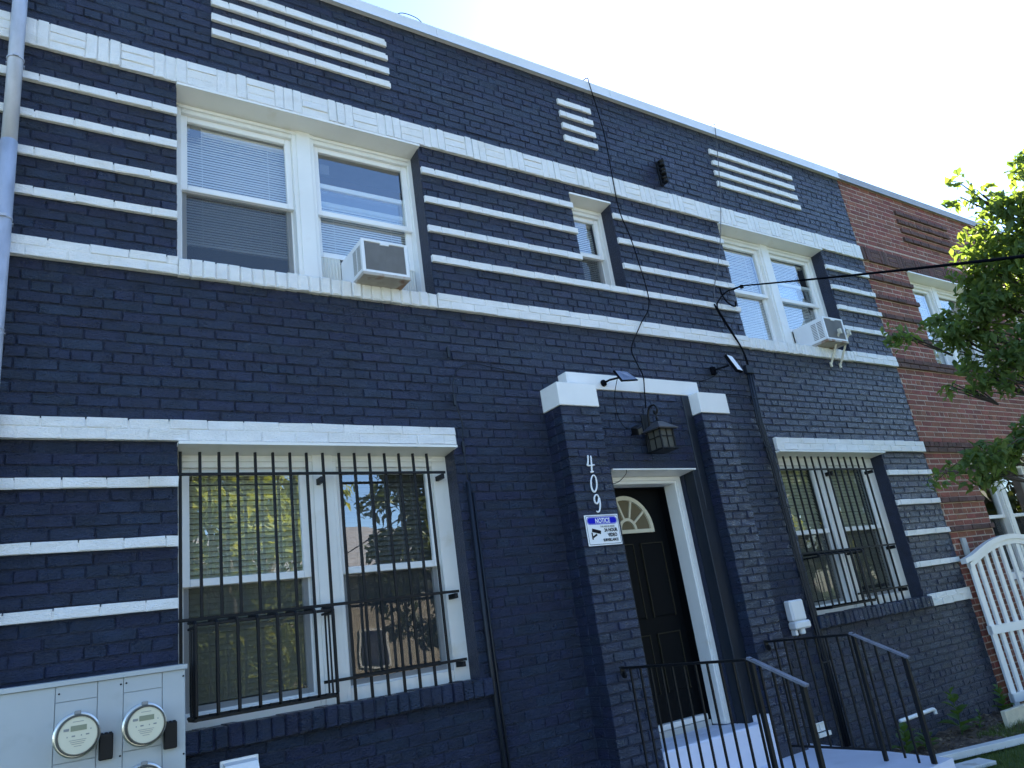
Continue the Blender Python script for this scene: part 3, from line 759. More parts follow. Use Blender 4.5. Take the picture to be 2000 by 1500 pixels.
# ------------------------------------------------------------------ meter bank
mbk = thing('meter_bank', (-.1, -.11, .5), 'pale grey electric meter bank with round glass meters on the navy wall', 'meter bank')
YP = -.222
MB().cbox(-1.15, .824, YP+.012, -.01, .45, 1.615, b=.004).build('enclosure', 'meterpanel', mbk)
MB().prismx([(-.005, 1.6155), (-.005, 1.637), (YP-.012, 1.629), (YP-.012, 1.607), (YP-.004, 1.607), (YP-.004, 1.6155)], -1.16, .83).build('rain_cap', 'meterpanel', mbk)
# front covers, set apart by seams
cols = [(-1.146, .252, False), (.2545, .427, True), (.4295, .5385, False), (.541, .713, True), (.7155, .820, False)]
for a, b, met in cols:
    zs = [.455, .74, 1.005, 1.2695, 1.5335, 1.606] if met else [.455, 1.606]
    for q0, q1 in zip(zs[:-1], zs[1:]):
        MB().cbox(a, b, YP, YP+.0115, q0+.001, q1-.001, b=.0015).build('cover_plate', 'meterpanel', mbk)
for x, z in ((.268, 1.572), (.528, 1.576), (.552, 1.578), (.812, 1.573), (.53, 1.255), (.812, 1.21)):
    MB().lathe((x, YP-.003, z), [(.003, -.001), (.0045, .0), (.0045, .0025)], 'y', 8).build('screw', 'inkblack', mbk)
def meter(x, z):
    m = MB().lathe((x, YP, z), [(.098, -.0005), (.098, -.03), (.092, -.034), (.088, -.034)], 'y', 40); m = m.build('meter', 'meterring', mbk, smooth=False)
    MB().lathe((x, YP, z), [(.0865, -.034), (.086, -.07), (.083, -.078), (.078, -.081)], 'y', 40).build('meter_face', 'meterface', m)
    MB().lathe((x, YP, z), [(.0895, -.0345), (.0885, -.075), (.084, -.084), (.08, -.084), (.082, -.08), (.0855, -.074), (.0865, -.036)], 'y', 40).build('clear_rim', 'lampglass', m)
    B(x-.03, x+.035, YP-.0828, YP-.0815, z+.02, z+.043).build('display', 'lcd', m)
    mm = MB(); yy0, yy1 = YP-.0826, YP-.0815
    mm.box(x-.058, x-.036, yy0, yy1, z+.023, z+.034)
    for xx, zz, ww in ((-.045, -.005, .004), (-.025, -.004, .014), (.012, -.004, .004), (.032, -.003, .014), (.05, .018, .004)): mm.box(x+xx, x+xx+ww, yy0, yy1, z+zz, z+zz+.006)
    for i, (ww, zz) in enumerate(((.07, -.02), (.06, -.028), (.05, -.036), (.03, -.046))): mm.box(x-ww/2, x+ww/2, yy0, yy1, z+zz, z+zz+.0022)
    mm.box(x-.022, x+.022, yy0, yy1, z+.058, z+.0605)
    tag(mm.build('print', 'inkgrey', m), kind='stuff')
    MB().cbox(x-.014, x+.014, YP-.046, YP-.03, z+.088, z+.106, b=.003).build('seal_latch', 'inkgrey', m)
for x, z in ((.345, 1.382), (.630, 1.376), (.345, 1.112), (.630, 1.108), (.345, .85), (.63, .848)): meter(x, z)
for x0, x1, z0, z1 in ((.438, .497, 1.252, 1.366), (.7185, .778, 1.246, 1.368), (.438, .497, .99, 1.1), (.7185, .778, .985, 1.098)):
    m = MB().cbox(x0, x1, YP-.03, YP-.001, z0, z1, b=.004)
    for i in range(3): m.cbox(x0+.004+i*.0185, x0+.0175+i*.0185, YP-.026, YP-.001, z1-.0035, z1+.005, b=.002)
    m.build('breaker_cover', 'black', mbk)
MB().lathe((.20, YP-.001, 1.215), [(.012, -.03), (.016, -.028), (.016, -.012), (.022, -.01), (.022, .0)], 'y', 14).build('lock_stud', 'meterring', mbk)

# ------------------------------------------------------------------ downpipe
dp = thing('downpipe', (-.095, -.075, .1), 'round galvanised steel downpipe at the left end of the house', 'downpipe')
MB().tube([(-.095, -.075, 6.55), (-.095, -.075, 4.62)], .041, 20).build('pipe_length', 'galv', dp, smooth=True)
MB().tube([(-.095, -.075, 4.66), (-.095, -.075, 2.2)], .0435, 20).build('pipe_length', 'galv', dp, smooth=True)
MB().tube([(-.095, -.075, 2.24), (-.095, -.075, .08), (-.095, -.2, -.02)], .046, 20).build('pipe_length', 'galv', dp, smooth=True)
for z in (5.25, 4.14, 3.46, 2.1, .8):
    m = MB(); m.lathe((-.095, -.075, z), [(.047, -.004), (.0475, .0), (.0475, .004), (.047, .006)], 'z', 20); m.box(-.11, -.08, -.13, -.118, z-.006, z+.01); m.box(-.145, -.045, -.036, -.003, z-.003, z+.006)
    m.build('strap', 'galv', dp)

# ------------------------------------------------------------------ cables and conduits
def cable(label, pts, r, n=6, seg=8, m='blackplastic', name='cable'):
    mb = MB().tube(smooth_path(pts, n), r, seg)
    return tag(mb.build(name, m, smooth=True), label, 'cable')
cable('black cable hanging from the roof edge down to the porch lantern',
      [(4.72, .02, 6.80), (4.745, -.055, 6.80), (4.757, -.055, 6.72), (4.828, -.045, 6.13), (4.803, -.05, 5.32), (4.86, -.06, 5.0), (4.898, -.06, 4.77), (4.94, -.055, 4.29), (4.76, -.055, 4.03), (4.597, -.05, 3.79), (4.585, -.09, 3.62), (4.575, -.14, 3.49), (4.56, -.135, 3.35), (4.545, -.125, 3.2)], .0052)
cable('thin grey wire hanging from the roof over the upper right window',
      [(6.64, .03, 6.8), (6.655, -.05, 6.8), (6.652, -.05, 6.72), (6.5, -.05, 6.05), (6.33, -.06, 5.5), (6.14, -.06, 5.0), (5.925, -.05, 4.55), (5.92, -.04, 4.38)], .0042, m=mat('grey_wire', (.09, .09, .1), .6))
cable('thick black service cable drooping from the wall hook to the conduit',
      [(6.31, -.10, 4.625), (6.12, -.07, 4.56), (5.98, -.055, 4.46), (5.915, -.045, 4.36), (5.99, -.045, 4.2), (6.127, -.05, 3.934), (6.165, -.04, 3.78), (6.17, -.03, 3.66)], .0075)
cable('second black service cable looping beside the conduit top',
      [(5.90, -.03, 4.40), (5.94, -.03, 4.30), (6.05, -.035, 4.1), (6.14, -.035, 3.95), (6.19, -.03, 3.8), (6.19, -.03, 3.66)], .0085)
cable('small curled cable tail below the overhead line hook',
      [(6.05, -.03, 4.60), (6.03, -.05, 4.52), (6.08, -.055, 4.43), (6.19, -.05, 4.40), (6.23, -.045, 4.46)], .008)
cd1 = thing('conduit', (6.19, -.03, .3), 'black vertical conduit running down beside the right ground-floor window', 'conduit')
for dx, r, zt in ((0, .016, 3.72), (.035, .011, 3.69), (-.03, .009, 3.66)):
    MB().tube([(6.185+dx, -.022, zt), (6.155+dx, -.022, 3.15), (6.205+dx, -.022, 2.7), (6.205+dx, -.022, 1.9), (6.24+dx, -.022, 1.2), (6.24+dx, -.022, .2)], r, 8).build('pipe_length', 'conduitpaint', cd1, smooth=True)
for z in (3.4, 2.9, 2.3, 1.7, .9): MB().cbox((6.14 if z > 2.5 else 6.17), (6.24 if z > 2.5 else 6.28), -.036, -.003, z-.006, z+.006, b=.002).build('strap', 'conduitpaint', cd1)
MB().cbox(6.13, 6.235, -.05, -.003, 3.66, 3.75, b=.006).build('conduit_cap', 'conduitpaint', cd1)
cd2 = thing('conduit', (2.755, -.02, .0), 'black vertical conduit left of the doorway', 'conduit')
MB().tube([(2.748, -.024, 2.60), (2.75, -.024, 1.4), (2.77, -.024, .0)], .0165, 10).build('pipe_length', 'conduitpaint', cd2, smooth=True)
MB().tube([(2.785, -.016, 2.52), (2.79, -.016, 1.4), (2.81, -.016, .0)], .009, 8).build('pipe_length', 'conduitpaint', cd2, smooth=True)
cable('thin black cable arching from the conduit to the door lintel',
      [(2.752, -.02, 2.62), (2.752, -.016, 2.9), (2.768, -.016, 3.03), (2.735, -.018, 3.18), (2.727, -.018, 3.32), (2.76, -.018, 3.43), (2.84, -.018, 3.5), (2.95, -.016, 3.525), (3.09, -.016, 3.508), (3.42, -.014, 3.475), (3.70, -.014, 3.46)], .0045, m='conduitpaint')
for z, k in ((3.60, 0), (3.22, 1), (2.86, 2)):
    tag(MB().cbox((2.715, 2.718, 2.744)[k], (2.735, 2.738, 2.764)[k], -.022, -.002, z-.045, z+.045, b=.003).build('cable_clip', 'navysmooth'),
        ('small painted metal strip above the arching cable', 'painted clip on the bend of the arching cable', 'painted clip above the left conduit')[k], 'clip', 'painted clips on the navy wall')
# overhead service line from the street
P0, P1 = Vector((6.315, -.1, 4.63)), at(2060, 470, 3.6)
pts = []
for i in range(25):
    t = i/24*2.2; p = P0.lerp(P1, t); p.z -= .10*math.sin(min(t, 2.2)/2.2*math.pi)*.5; pts.append(p)
tag(MB().tube(pts, .0075, 8).build('overhead_line', 'blackplastic', smooth=True), 'black overhead service line crossing in front of the upper right window', 'cable')
hk = thing('wall_hook', (6.315, -.05, 4.63), 'small hook holding the overhead line at the upper right window', 'hook')
MB().tube([(6.30, .0, 4.63), (6.305, -.06, 4.63), (6.315, -.10, 4.63)], .009, 8).build('hook', 'black', hk)
MB().lathe((6.315, -.1, 4.62), [(.012, -.02), (.022, -.012), (.016, 0), (.022, .012), (.012, .02)], 'z', 12).build('insulator', 'black', hk)

# ------------------------------------------------------------------ porch lantern, solar lights
ln = thing('wall_lantern', (4.5, -.11, 2.8), 'black porch lantern with scroll arm and frosted panes above the door', 'lantern')
LX, LY = 4.505, -.265
MB().cbox(4.475, 4.545, -.128, -.112, 2.80, 3.14, b=.006).build('backplate', 'black', ln)
MB().tube(smooth_path([(4.51, -.12, 2.98), (4.51, -.16, 3.04), (4.51, -.17, 3.12), (4.51, -.2, 3.175), (4.51, -.255, 3.18), (4.51, -.285, 3.14), (4.51, -.27, 3.105), (4.51, -.245, 3.11), (4.51, -.245, 3.135)], 5), .0085, 8).build('scroll_arm', 'black', ln, smooth=True)
MB().tube([(LX, LY, 3.12), (LX, LY, 3.03)], .007, 8).lathe((LX, LY, 3.05), [(.004, .025), (.012, .012), (.008, 0), (.02, -.012)], 'z', 10).build('finial', 'black', ln)
m = MB(); s0 = len(m.v)
m.lathe((LX, LY, 0), [(.155, 2.948), (.158, 2.955), (.108, 2.985), (.055, 3.02), (.02, 3.035)], 'z', 4); m.rot(s0, (LX, LY, 0), Matrix.Rotation(math.radians(45), 3, 'Z')); m.build('roof', mat('lantern_metal', (.05, .052, .06), .35), ln)
m = MB(); hw = .074
for sx in (-1, 1):
    for sy in (-1, 1):
        m.cbox(LX+sx*hw-.007, LX+sx*hw+.007, LY+sy*hw-.007, LY+sy*hw+.007, 2.79, 2.948, b=.002)
m.cbox(LX-.092, LX+.092, LY-.092, LY+.092, 2.775, 2.79, b=.004)
for sx, sy in ((1, 0), (-1, 0), (0, 1), (0, -1)):
    if sx: m.box(LX+sx*hw-.003, LX+sx*hw+.003, LY-.003, LY+.003, 2.79, 2.948); m.box(LX+sx*hw-.003, LX+sx*hw+.003, LY-hw, LY+hw, 2.885, 2.891)
    else: m.box(LX-.003, LX+.003, LY+sy*hw-.003, LY+sy*hw+.003, 2.79, 2.948); m.box(LX-hw, LX+hw, LY+sy*hw-.003, LY+sy*hw+.003, 2.885, 2.891)
m.build('cage', 'black', ln)
B(LX-hw+.006, LX+hw-.006, LY-hw+.006, LY+hw-.006, 2.791, 2.947).build('lamp_glass', 'lampglass', ln)
sp = thing('spotlight', (4.33, -.12, 2.95), 'small black spotlight left of the porch lantern', 'spotlight')
m = MB(); m.cbox(4.28, 4.35, -.235, -.165, 2.935, 3.0, b=.006); m.rot(0, (4.31, -.2, 2.97), Matrix.Rotation(math.radians(-25), 3, 'Y') @ Matrix.Rotation(math.radians(20), 3, 'X')); m.build('lamp_head', 'black', sp)
m = MB(); m.cbox(4.288, 4.342, -.239, -.2355, 2.94, 2.985, b=.001); m.rot(0, (4.31, -.2, 2.97), Matrix.Rotation(math.radians(-25), 3, 'Y') @ Matrix.Rotation(math.radians(20), 3, 'X')); m.build('lens', 'lampglass', sp)
MB().tube([(4.34, -.11, 2.96), (4.34, -.15, 2.96), (4.32, -.18, 2.965)], .01, 8).build('arm', 'black', sp)
def plate(t, P, th, m, name):
    P = [Vector(p) for p in P]; n = (P[1]-P[0]).cross(P[3]-P[0]).normalized()*th; mb = MB(); mb.v = [tuple(p) for p in P]+[tuple(p-n) for p in P]
    mb.f = [(0, 1, 2, 3), (7, 6, 5, 4), (0, 4, 5, 1), (1, 5, 6, 2), (2, 6, 7, 3), (3, 7, 4, 0)]; return mb.build(name, m, t)
t = thing('solar_panel', (4.15, -.2, 3.36), 'small tilted solar panel mounted on the white door lintel', 'solar panel')
Q = [(4.10, -.36, 3.335), (4.285, -.36, 3.355), (4.235, -.30, 3.445), (4.09, -.30, 3.447)]
plate(t, Q, .012, 'blackplastic', 'frame'); plate(t, [tuple(Vector(q).lerp(Vector((4.18, -.33, 3.395)), .1)-Vector((0, .004, -.001))) for q in Q], .002, 'solar', 'cell')
MB().tube([(4.12, -.115, 3.40), (4.12, -.2, 3.40), (4.16, -.31, 3.39)], .009, 8).build('arm', 'blackplastic', t); MB().lathe((4.12, -.118, 3.40), [(.03, 0), (.028, -.012), (.012, -.02)], 'y', 14).build('base', 'blackplastic', t)
t = thing('floodlight', (5.78, -.1, 3.6), 'slim pale floodlight tilted on the wall right of the door lintel', 'floodlight')
Q = [(5.775, -.21, 3.607), (5.875, -.19, 3.605), (5.81, -.15, 3.775), (5.71, -.17, 3.777)]
plate(t, Q, .03, 'blackplastic', 'housing'); plate(t, [tuple(Vector(q).lerp(Vector((5.79, -.18, 3.69)), .08)-Vector((0, .005, 0))) for q in Q], .003, 'signwhite', 'lens')
MB().tube([(5.66, -.002, 3.66), (5.66, -.06, 3.66), (5.76, -.13, 3.68)], .009, 8).build('arm', 'blackplastic', t); MB().cbox(5.63, 5.69, -.03, -.002, 3.62, 3.70, b=.004).build('base', 'blackplastic', t)
cable('thin wire hanging from the lintel solar panel to the spotlight', [(4.17, -.24, 3.40), (4.19, -.15, 3.28), (4.20, -.13, 3.12), (4.25, -.13, 3.02), (4.3, -.15, 3.0)], .003)
cable('thin slack wire from the floodlight along the wall', [(5.68, -.06, 3.64), (5.6, -.05, 3.585), (5.5, -.02, 3.55), (5.42, -.014, 3.53)], .003)
cable('thin dark wire stapled over the right pier', [(5.35, -.014, 3.40), (5.6, -.014, 3.41), (5.9, -.014, 3.43), (6.14, -.016, 3.42)], .004)

# ------------------------------------------------------------------ notice sign
sg = thing('notice_sign', (3.745, -.225, 2.06), 'white and blue video surveillance notice sign under the house number', 'sign')
SX0, SX1, SZ0, SZ1, SY = 3.582, 3.908, 2.058, 2.286, -.227
MB().cbox(SX0, SX1, SY-.003, SY+.003, SZ0, SZ1, b=.001).build('plate', 'signwhite', sg)
def rrect(x0, x1, z0, z1, r, n=6):
    P = []
    for cx_, cz_, a0 in ((x1-r, z0+r, -90), (x1-r, z1-r, 0), (x0+r, z1-r, 90), (x0+r, z0+r, 180)):
        for i in range(n+1):
            a = math.radians(a0+90*i/n); P.append((cx_+r*math.cos(a), cz_+r*math.sin(a)))
    return P
def ring(x0, x1, z0, z1, r, t, y, m, name):
    o, i_ = rrect(x0, x1, z0, z1, r), rrect(x0+t, x1-t, z0+t, z1-t, max(r-t, .001)); mb = MB(); n = len(o)
    for k in range(n):
        k2 = (k+1) % n; mb.quad((o[k][0], y, o[k][1]), (o[k2][0], y, o[k2][1]), (i_[k2][0], y, i_[k2][1]), (i_[k][0], y, i_[k][1]))
    return mb.build(name, m, sg)
y1, y2, y3 = SY-.0036, SY-.0042, SY-.0048
ring(SX0+.008, SX1-.008, SZ0+.008, SZ1-.008, .01, .0035, y1, 'inkblack', 'border')
MB().prism(rrect(SX0+.016, SX1-.016, SZ1-.073, SZ1-.015, .028), y1-.0002, y1).build('header', 'signblue', sg)
ring(SX0+.020, SX1-.020, SZ1-.069, SZ1-.019, .024, .002, y2, 'signwhite', 'border')
def stext(b, h, x, z, m, bold=.0, sx=.8, align='CENTER'): text_mb(b, h, x, z, y3, ext=.0003, bold=bold, align=align, sx=sx).build('lettering', m, sg)
stext('NOTICE', .036, (SX0+SX1)/2+.004, SZ1-.062, 'signwhite', .0012, .78)
stext('THIS AREA IS UNDER', .0135, SX0+.205, SZ1-.096, 'inkgrey', .0006, .80)
stext('24 HOUR', .026, SX0+.232, SZ1-.129, 'inkblack', .0014, .85)
stext('VIDEO', .026, SX0+.242, SZ1-.166, 'inkblack', .0014, .85)
stext('SURVEILLANCE', .0195, SX0+.218, SZ1-.199, 'inkblack', .0012, .80)
m = MB(); m.cbox(SX0+.05, SX0+.135, y3-.0003, y3, SZ1-.135, SZ1-.109, b=.0001); m.rot(0, (SX0+.09, y3, SZ1-.12), Matrix.Rotation(math.radians(14), 3, 'Y'))
m.box(SX0+.04, SX0+.052, y3-.0003, y3, SZ1-.182, SZ1-.13)
s0 = len(m.v); m.box(SX0+.05, SX0+.095, y3-.0003, y3, SZ1-.163, SZ1-.149); m.rot(s0, (SX0+.07, y3, SZ1-.156), Matrix.Rotation(math.radians(-25), 3, 'Y')); m.build('camera_symbol', 'inkblack', sg)
tag(cable('thin wire dangling over the top of the door frame', [(4.18, -.13, 2.66), (4.16, -.14, 2.62), (4.08, -.13, 2.56), (4.0, -.12, 2.54)], .003), None)

# ------------------------------------------------------------------ telephone box, vent
jb = thing('junction_box', (5.98, -.03, 1.19), 'white plastic junction box on the wall beside the right grille', 'junction box')
MB().cbox(5.865, 6.06, -.075, -.003, 1.285, 1.465, b=.012).build('cover', 'acwhite', jb)
MB().cbox(5.858, 6.075, -.095, -.003, 1.215, 1.283, b=.014).build('lower_cover', 'acwhite', jb)
MB().cbox(5.88, 5.915, -.055, -.003, 1.165, 1.214, b=.005).build('cable_gland', 'acwhite', jb)
MB().lathe((5.985, -.045, 1.17), [(.024, 0), (.028, .01), (.028, .044)], 'z', 14).build('cable_gland', 'acwhite', jb)
MB().cbox(5.88, 6.045, -.079, -.0755, 1.30, 1.45, b=.002).build('lid', 'acwhite', jb)
dv = thing('vent_hood', (1.13, -.04, .95), 'white plastic vent hood low on the wall under the left window', 'vent')
MB().prismx([(-.002, 1.11), (-.06, 1.095), (-.10, 1.02), (-.10, .98), (-.002, .98)], 1.045, 1.215).build('hood', 'vinyl', dv); CB(1.03, 1.23, -.012, -.002, .95, 1.12, b=.003).build('flange', 'vinyl', dv)
cable('thin loose wire sticking up over the roof edge', [(2.62, .1, 6.80), (2.70, .06, 6.90), (2.86, .05, 6.90), (2.95, .06, 6.83), (3.0, .1, 6.79)], .004)
vt = thing('wall_vent', (5.93, -.01, .37), 'small white double wall vent just above the landing', 'vent')
m = MB(); frame_ring(m, 5.86, 6.03, .375, .445, .012, .012, .01, .01, -.02, -.003); m.cbox(5.94, 5.955, -.018, -.003, .386, .434, b=.002); m.box(5.872, 6.018, -.006, -.003, .385, .435); m.build('frame', 'whitepaint', vt)
MB().cbox(5.89, 6.06, -.03, -.003, .33, .366, b=.003).build('sill', 'whitepaint', vt)

# ------------------------------------------------------------------ stoop and railings
st = thing('stoop', (4.6, -.8, 0), 'pale blue painted concrete stoop and steps below the front door', 'stoop')
m = MB(); m.cbox(3.934, 5.116, -.235, .0, .30, .612, b=.012); m.cbox(4.036, 4.964, .0005, .19, .30, .612, b=.004); m.build('door_step', 'concrete', st)
CB(5.02, 5.117, -.219, -.1165, .33, .66, b=.004).build('painted_plinth', 'concrete', st)
m = MB(); P = [(3.42, -.01), (5.705, -.01), (5.58, -.7), (5.46, -1.22), (5.44, -1.40), (3.42, -1.46)]
m.v = [(x, y, -.1) for x, y in P]+[(x, y, .33) for x, y in P]; n = 6
m.f = [tuple(reversed(range(n))), tuple(range(n, 2*n))]+[(k, (k+1) % n, n+(k+1) % n, n+k) for k in range(n)]
for i, f in enumerate(m.f): m.f[i] = f[::-1]
m.build('landing', 'concrete', st)
for i in range(2):
    CB(3.44+.0*i, 5.40, -1.40-.28*(i+1), -1.405-.28*i, -.1, .33-.155*(i+1), b=.01).build('step', 'concrete', st)
def railing(x, y_wall, y_end, y_low, zt, zl, label, n1, n2):
    r = thing('handrail', (x, (y_wall+y_end)/2, .33), label, 'handrail', 'iron railings of the stoop')
    MB().cbox(x-.016, x+.016, y_end, y_wall, zt-.011, zt+.004, b=.002).build('top_rail', 'black', r)
    m = MB(); d = Vector((0, y_low-y_end, zl-zt)); pn = Vector((0, -d.z, d.y)).normalized()*.007
    a, b = Vector((x, y_end+.03, zt+.006)), Vector((x, y_low, zl))
    for s0 in (-1, 1): pass
    A = [a-pn+Vector((-.017, 0, 0)), a-pn+Vector((.017, 0, 0)), a+pn+Vector((.017, 0, 0)), a+pn+Vector((-.017, 0, 0))]
    Bv = [p+(b-a) for p in A]; m.v = [tuple(p) for p in A+Bv]
    m.f = [(0, 1, 2, 3), (7, 6, 5, 4), (0, 4, 5, 1), (1, 5, 6, 2), (2, 6, 7, 3), (3, 7, 4, 0)]; m.build('sloping_rail', 'rail', r)
    for i in range(n1):
        y = y_wall-.09+(y_end-y_wall+.14)*i/(n1-1); MB().box(x-.006, x+.006, y-.006, y+.006, .40, zt-.011).build('baluster', 'black', r)
    MB().box(x-.009, x+.009, y_end+.02, y_wall-.02, .395, .41).build('bottom_rail', 'black', r)
    for i in range(n2):
        t = (i+.5)/n2; y = y_end+(y_low-y_end)*t; z = zt+(zl-zt)*t; MB().box(x-.006, x+.006, y-.006, y+.006, z-.76, z-.008).build('baluster', 'black', r)
    for y, za, zb in ((y_end+.01, .331, zt-.011), (y_low+.03, .02, zl-.004)):
        MB().cbox(x-.013, x+.013, y-.013, y+.013, za, zb, b=.002).build('post', 'black', r)
    MB().cbox(x-.02, x+.02, y_wall-.012, y_wall, zt-.05, zt+.01, b=.003).build('wall_flange', 'black', r)
    MB().lathe((x, y_wall-.02, zt-.05), [(.02, -.01), (.024, 0), (.02, .01)], 'x', 12).build('scroll', 'black', r)
    return r
M['rail'] = mat('worn_rail_paint', (.16, .17, .21), .4, var=.3, nscale=10)
railing(3.69, -.224, -1.40, -1.735, 1.205, 1.05, 'iron handrail on the near side of the stoop, fixed to the numbered pier', 11, 4)
railing(5.25, -.224, -1.04, -1.41, 1.186, 1.0, 'iron handrail on the far side of the stoop', 8, 4)

# ------------------------------------------------------------------ ground
def tagk(o, k='structure'): o['kind'] = k; return o
tagk(B(-300, 300, -300, 300, -.6, -.06).build('ground', 'lawn'))
# front garden sheet with gentle relief
def sheet(name, m, x0, x1, y0, y1, nx, ny, zf, kind='structure'):
    mb = MB(); mb.v = [(x0+(x1-x0)*i/nx, y0+(y1-y0)*j/ny, zf(x0+(x1-x0)*i/nx, y0+(y1-y0)*j/ny)) for j in range(ny+1) for i in range(nx+1)]
    mb.f = [(j*(nx+1)+i, j*(nx+1)+i+1, (j+1)*(nx+1)+i+1, (j+1)*(nx+1)+i) for j in range(ny) for i in range(nx)]
    o = mb.build(name, m, smooth=True); o['kind'] = kind; return o
lawnz = lambda x, y: .0+.012*math.sin(x*2.1)*math.sin(y*2.7)
sheet('lawn', 'lawn', -8, 16, -6.0, -.02, 60, 20, lawnz)
edge = lambda x: -.52-.34*(x-6.62)
def soilz(x, y):
    e = min(1, max(0, (x-5.5)*6))*min(1, max(0, (9.3-x)*4))*min(1, max(0, (y-max(-.98, edge(x)))*7))
    return -.03+e*(.062+.010*math.sin(x*9+y*5)+.008*math.sin(x*23-y*17)+.006*math.sin(x*41+y*37)+.03*max(0, .3+y))
sheet('flower_bed', 'soil', 5.5, 9.3, -1.0, -.006, 190, 50, lambda x, y: soilz(x, y)+rnd.uniform(-.007, .009))
sheet('sidewalk', 'concreteplain', -60, 60, -7.8, -6.0, 8, 1, lambda x, y: .02)
tagk(CB(-60, 60, -7.97, -7.802, -.14, .02, b=.01).build('kerb', 'concreteplain')); sheet('road', 'asphalt', -60, 60, -15.4, -7.972, 6, 2, lambda x, y: -.055)
tagk(CB(-60, 60, -15.57, -15.405, -.14, .02, b=.01).build('kerb', 'concreteplain')); sheet('sidewalk', 'concreteplain', -60, 60, -17.2, -15.572, 8, 1, lambda x, y: .02)
for i in range(14):
    mb = MB(); x = -40+i*6; mb.quad((x, -11.75, -.049), (x+2.6, -11.75, -.049), (x+2.6, -11.62, -.049), (x, -11.62, -.049)); o = mb.build('road_marking', 'whitepaint'); o['kind'] = 'structure'

# grass blades near the bed
def blades(name, n, rx, ry, m, hmin, hmax, zf, clip=None):
    V, F = [], []
    for i in range(n):
        x, y = rnd.uniform(*rx), rnd.uniform(*ry)
        if clip and not clip(x, y): continue
        h = rnd.uniform(hmin, hmax); a = rnd.uniform(0, 6.28); l = rnd.uniform(0, .6)*h; wd = .0022; z = zf(x, y)-.004; b = rnd.uniform(0, 6.28)
        c, s = math.cos(a)*wd, math.sin(a)*wd; dx, dy = math.cos(b)*l, math.sin(b)*l; k = len(V)
        V += [(x-c, y-s, z), (x+c, y+s, z), (x+c*.7+dx*.4, y+s*.7+dy*.4, z+h*.6), (x-c*.7+dx*.4, y-s*.7+dy*.4, z+h*.6), (x+dx, y+dy, z+h)]
        F += [(k, k+1, k+2, k+3), (k+3, k+2, k+4)]
    mb = MB(); mb.v, mb.f = V, F; return mb.build(name, m)
edge = lambda x: -.52-.34*(x-6.62)
tag(blades('grass', 26000, (5.9, 9.6), (-2.3, -.55), 'grass', .025, .06, lawnz, lambda x, y: y < edge(x)-.07), 'short green lawn grass in front of the flower bed', 'grass', kind='stuff')
tag(blades('grass_tufts', 1500, (7.55, 8.4), (-.75, -.4), 'grass', .03, .07, soilz, lambda x, y: rnd.random() < .7), 'thin grass at the edge of the soil bed near the cream board', 'grass', kind='stuff')
# fallen leaves / crumbs on the soil
V, F = [], []
for i in range(900):
    x, y = rnd.uniform(5.75, 9.0), rnd.uniform(-.85, -.03)
    if y < edge(x)+.05: continue
    s = rnd.uniform(.008, .026); z = soilz(x, y)+.006; a = rnd.uniform(0, 6.28); k = len(V); tz = rnd.uniform(-.5, .5)*s
    for q in range(4):
        th = a+q*1.57; V.append((x+math.cos(th)*s*(1 if q % 2 else .5), y+math.sin(th)*s*(1 if q % 2 else .5), z+tz*(1 if q in (0, 1) else -1)+.004))
    F.append((k, k+1, k+2, k+3))
mb = MB(); mb.v, mb.f = V, F
tag(mb.build('leaf_litter', leaf_mat('dry_litter', (.10, .06, .035), (.26, .19, .12), .1)), 'dry brown leaf litter scattered on the soil bed', 'litter', kind='stuff')

# edging boards
def plank(label, a, b, wd, th, z, m, name='edging_board', rollx=0.0):
    a, b = Vector(a), Vector(b); d = (b-a); L = d.length; ang = math.atan2(d.y, d.x)
    mb = MB().cbox(0, L, -wd/2, wd/2, 0, th, b=.004)
    R = Matrix.Rotation(ang, 3, 'Z') @ Matrix.Rotation(rollx, 3, 'X'); mb.v = [tuple(Vector((a.x, a.y, z))+R @ Vector(v)) for v in mb.v]
    return tag(mb.build(name, m), label, 'board')
plank('long white edging board between soil bed and lawn', (6.35, -.47, 0), (8.4, -1.16, 0), .10, .055, .02, 'board')
plank('loose white board lying on the lawn beside the stoop', (6.15, -.78, 0), (6.72, -.93, 0), .16, .03, .018, 'board', rollx=.05)
plank('cream timber board standing on edge near the white gate', (8.02, -.50, 0), (9.6, -.60, 0), .045, .17, .015, 'creamboard')
# pvc pipe stub
tag(MB().tube(smooth_path([(6.98, -.10, .275), (7.3, -.10, .278), (7.52, -.10, .281), (7.575, -.10, .272), (7.585, -.10, .235)], 5), .0185, 12).build('drain_pipe', 'vinyl', smooth=True), 'short white plastic pipe with an elbow along the foot of the wall', 'pipe')

